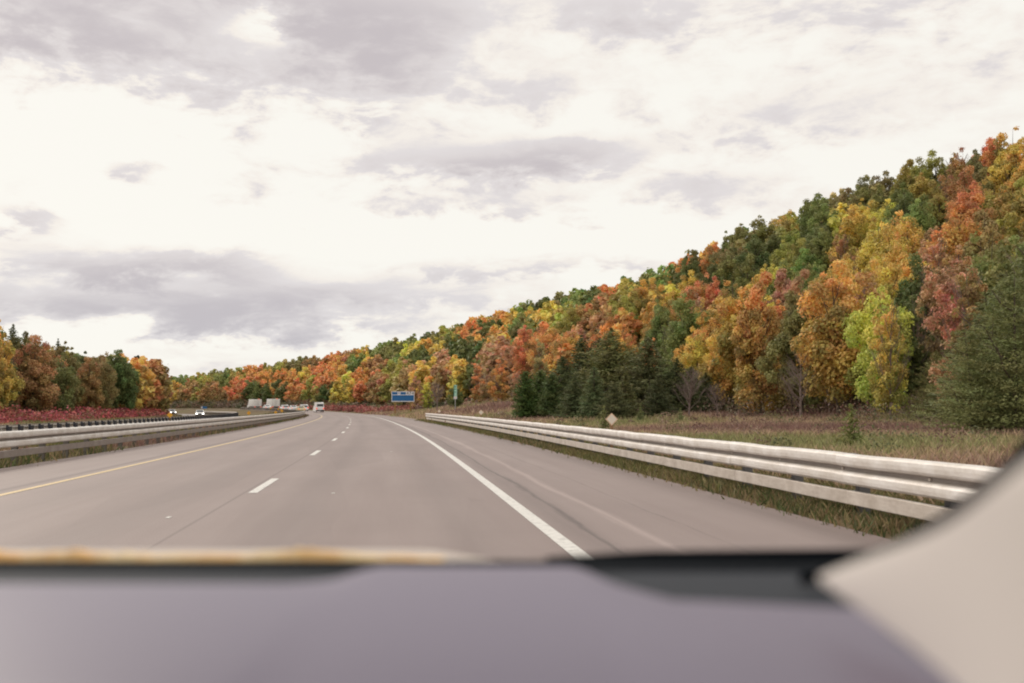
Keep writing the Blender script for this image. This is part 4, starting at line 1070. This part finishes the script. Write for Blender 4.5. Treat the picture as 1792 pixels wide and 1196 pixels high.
# beige cowl behind the seal and the bonnet sloping away beneath the line of sight
V, F = [], []
prof = [(.90, 1.144), (.96, 1.160), (1.04, 1.156), (1.14, 1.142), (1.3, 1.105), (1.5, 1.04), (1.8, .93), (2.05, .80), (2.12, .62)]
xs_ = np.linspace(-.78, .02 + .0, 14)
xs_ = np.linspace(-1.05, .45, 26)
for x_ in xs_:
    dz_ = -.034 * sm(np.array(x_), -.10, .10) - .03 * (x_ < -1.0 or x_ > .41)
    for (yy, zz) in prof: V.append((float(x_), yy, zz + float(dz_) - .002))
n_ = len(prof)
for i in range(len(xs_) - 1):
    for j in range(n_ - 1): F.append([i * n_ + j, i * n_ + j + 1, (i + 1) * n_ + j + 1, (i + 1) * n_ + j])
MB().add(V, F).build('bonnet', M['cowl'], car, smooth=True)
V, F = [], []
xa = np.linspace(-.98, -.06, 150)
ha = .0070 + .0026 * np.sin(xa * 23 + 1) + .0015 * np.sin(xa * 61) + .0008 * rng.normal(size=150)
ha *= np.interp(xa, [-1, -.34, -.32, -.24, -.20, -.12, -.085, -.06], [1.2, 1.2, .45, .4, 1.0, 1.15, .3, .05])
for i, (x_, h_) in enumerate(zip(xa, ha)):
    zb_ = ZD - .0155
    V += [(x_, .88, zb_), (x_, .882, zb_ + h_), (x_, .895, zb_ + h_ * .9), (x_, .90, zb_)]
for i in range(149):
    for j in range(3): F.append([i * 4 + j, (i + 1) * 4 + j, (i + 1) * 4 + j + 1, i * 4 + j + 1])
MB().add(V, F).build('amber_reflection', M['amber_reflection'], car, smooth=True)  # added strip shaped like the reflections low in the windscreen, no cowl part
MB().tube([(.03, .885, ZD - .016), (.12, .885, ZD - .0135), (.30, .88, ZD - .012), (.52, .86, ZD - .006)], [.003, .006, .007, .009], 8).build('wiper_arm', M['trim_dark'], car, smooth=True)
# pillar trim: rounded wedge whose tip lies on the dashboard
V, F = [], []
st = [(1440, 1014, 8, .55), (1470, 1018, 26, .53), (1525, 1024, 58, .50), (1600, 1036, 102, .46), (1680, 1052, 158, .42), (1760, 1070, 245, .38), (1850, 1085, 340, .35), (1990, 1100, 450, .33)]
ns = 20
for (px, py, hh, Y) in st:
    c_ = ray(px, py + hh * .10, Y); up = hh / F_PX * Y * .93; dp = .006 + up * .45
    for j in range(ns):
        a = 2 * math.pi * j / ns
        V.append((c_.x + (.25 * up * math.cos(a) * -.3), c_.y + dp * math.sin(a), c_.z + up * math.cos(a)))
for i in range(len(st) - 1):
    for j in range(ns): F.append([i * ns + j, i * ns + (j + 1) % ns, (i + 1) * ns + (j + 1) % ns, (i + 1) * ns + j])
F += [list(range(ns)), [(len(st) - 1) * ns + j for j in range(ns)][::-1]]
o = MB().add(V, F).build('pillar_trim', M['pillar'], car, smooth=True)
md = o.modifiers.new('s', 'SUBSURF'); md.levels = 2; md.render_levels = 2
pts = [ray(px, py, .74) for px, py in ((1400, 1014), (1440, 1008), (1500, 990), (1580, 953), (1650, 914), (1710, 874), (1775, 818), (1840, 740), (1900, 640))]
MB().tube(pts, [.004, .0055, .006, .006, .006, .007, .008, .008, .008], 8).build('window_seal', M['trim_dark'], car, smooth=True)

# unseen cabin shell, added to shade dashboard and pillar: headliner, door panels, rear seat back
M['added_headliner'] = plastic('added_headliner_cloth', (.50, .46, .43), .95, .1)
hb = MB()
for yy, zz, t_ in ((.33, 1.545, .03), (.10, 1.60, .035), (-.40, 1.63, .04), (-1.1, 1.62, .04), (-1.7, 1.55, .04)):
    hb.V += [(-1.02, yy, zz - .05), (-.85, yy, zz), (.33, yy, zz), (.52, yy, zz - .05), (.52, yy, zz - .05 + t_), (.33, yy, zz + t_), (-.85, yy, zz + t_), (-1.02, yy, zz - .05 + t_)]
for i in range(4):
    for j in range(8): hb.F.append([i * 8 + j, (i + 1) * 8 + j, (i + 1) * 8 + (j + 1) % 8, i * 8 + (j + 1) % 8])
hb.F += [list(range(8)), [32 + j for j in range(8)][::-1]]
hb.build('added_headliner', M['added_headliner'], car, smooth=False)
for sx, x_ in ((1, .54), (-1, -1.04)):
    d_ = MB().box((x_, -.55, .80 + .03 * sx), (.07, 1.9, .66 + .08 * sx)).build('added_door_panel', M['added_headliner'], car, bevel=.02)
    MB().box((x_ - sx * .06, -.35, .88), (.07, .6, .06)).build('added_arm_rest', M['trim_dark'], d_, bevel=.015)
    MB().tube([(x_, -1.1, 1.08), (x_, -1.2, 1.32), (x_ - sx * .02, -1.32, 1.58)], [.06, .055, .05], 8).build('door_pillar', M['pillar'], car, smooth=True)
MB().box((-.25, -1.62, 1.04), (1.56, .18, .86), taper=(.96, 1), sh=-.08).build('added_seat_back', M['added_headliner'], car, bevel=.05)
MB().box((-.25, -.6, .45), (1.5, 2.4, .05)).build('added_cabin_floor', M['trim_dark'], car)

MB().add([(.53, .05, 1.12), (.53, .62, 1.12), (.53, .40, 1.36), (.53, .12, 1.53), (.56, .05, 1.12), (.56, .62, 1.12), (.56, .40, 1.36), (.56, .12, 1.53)],
         [[0, 1, 2, 3], [7, 6, 5, 4], [0, 4, 5, 1], [1, 5, 6, 2], [2, 6, 7, 3], [3, 7, 4, 0]]).build('added_sail_shade', M['trim_dark'], car, bevel=.006)  # unseen panel, added to keep side light off the pillar
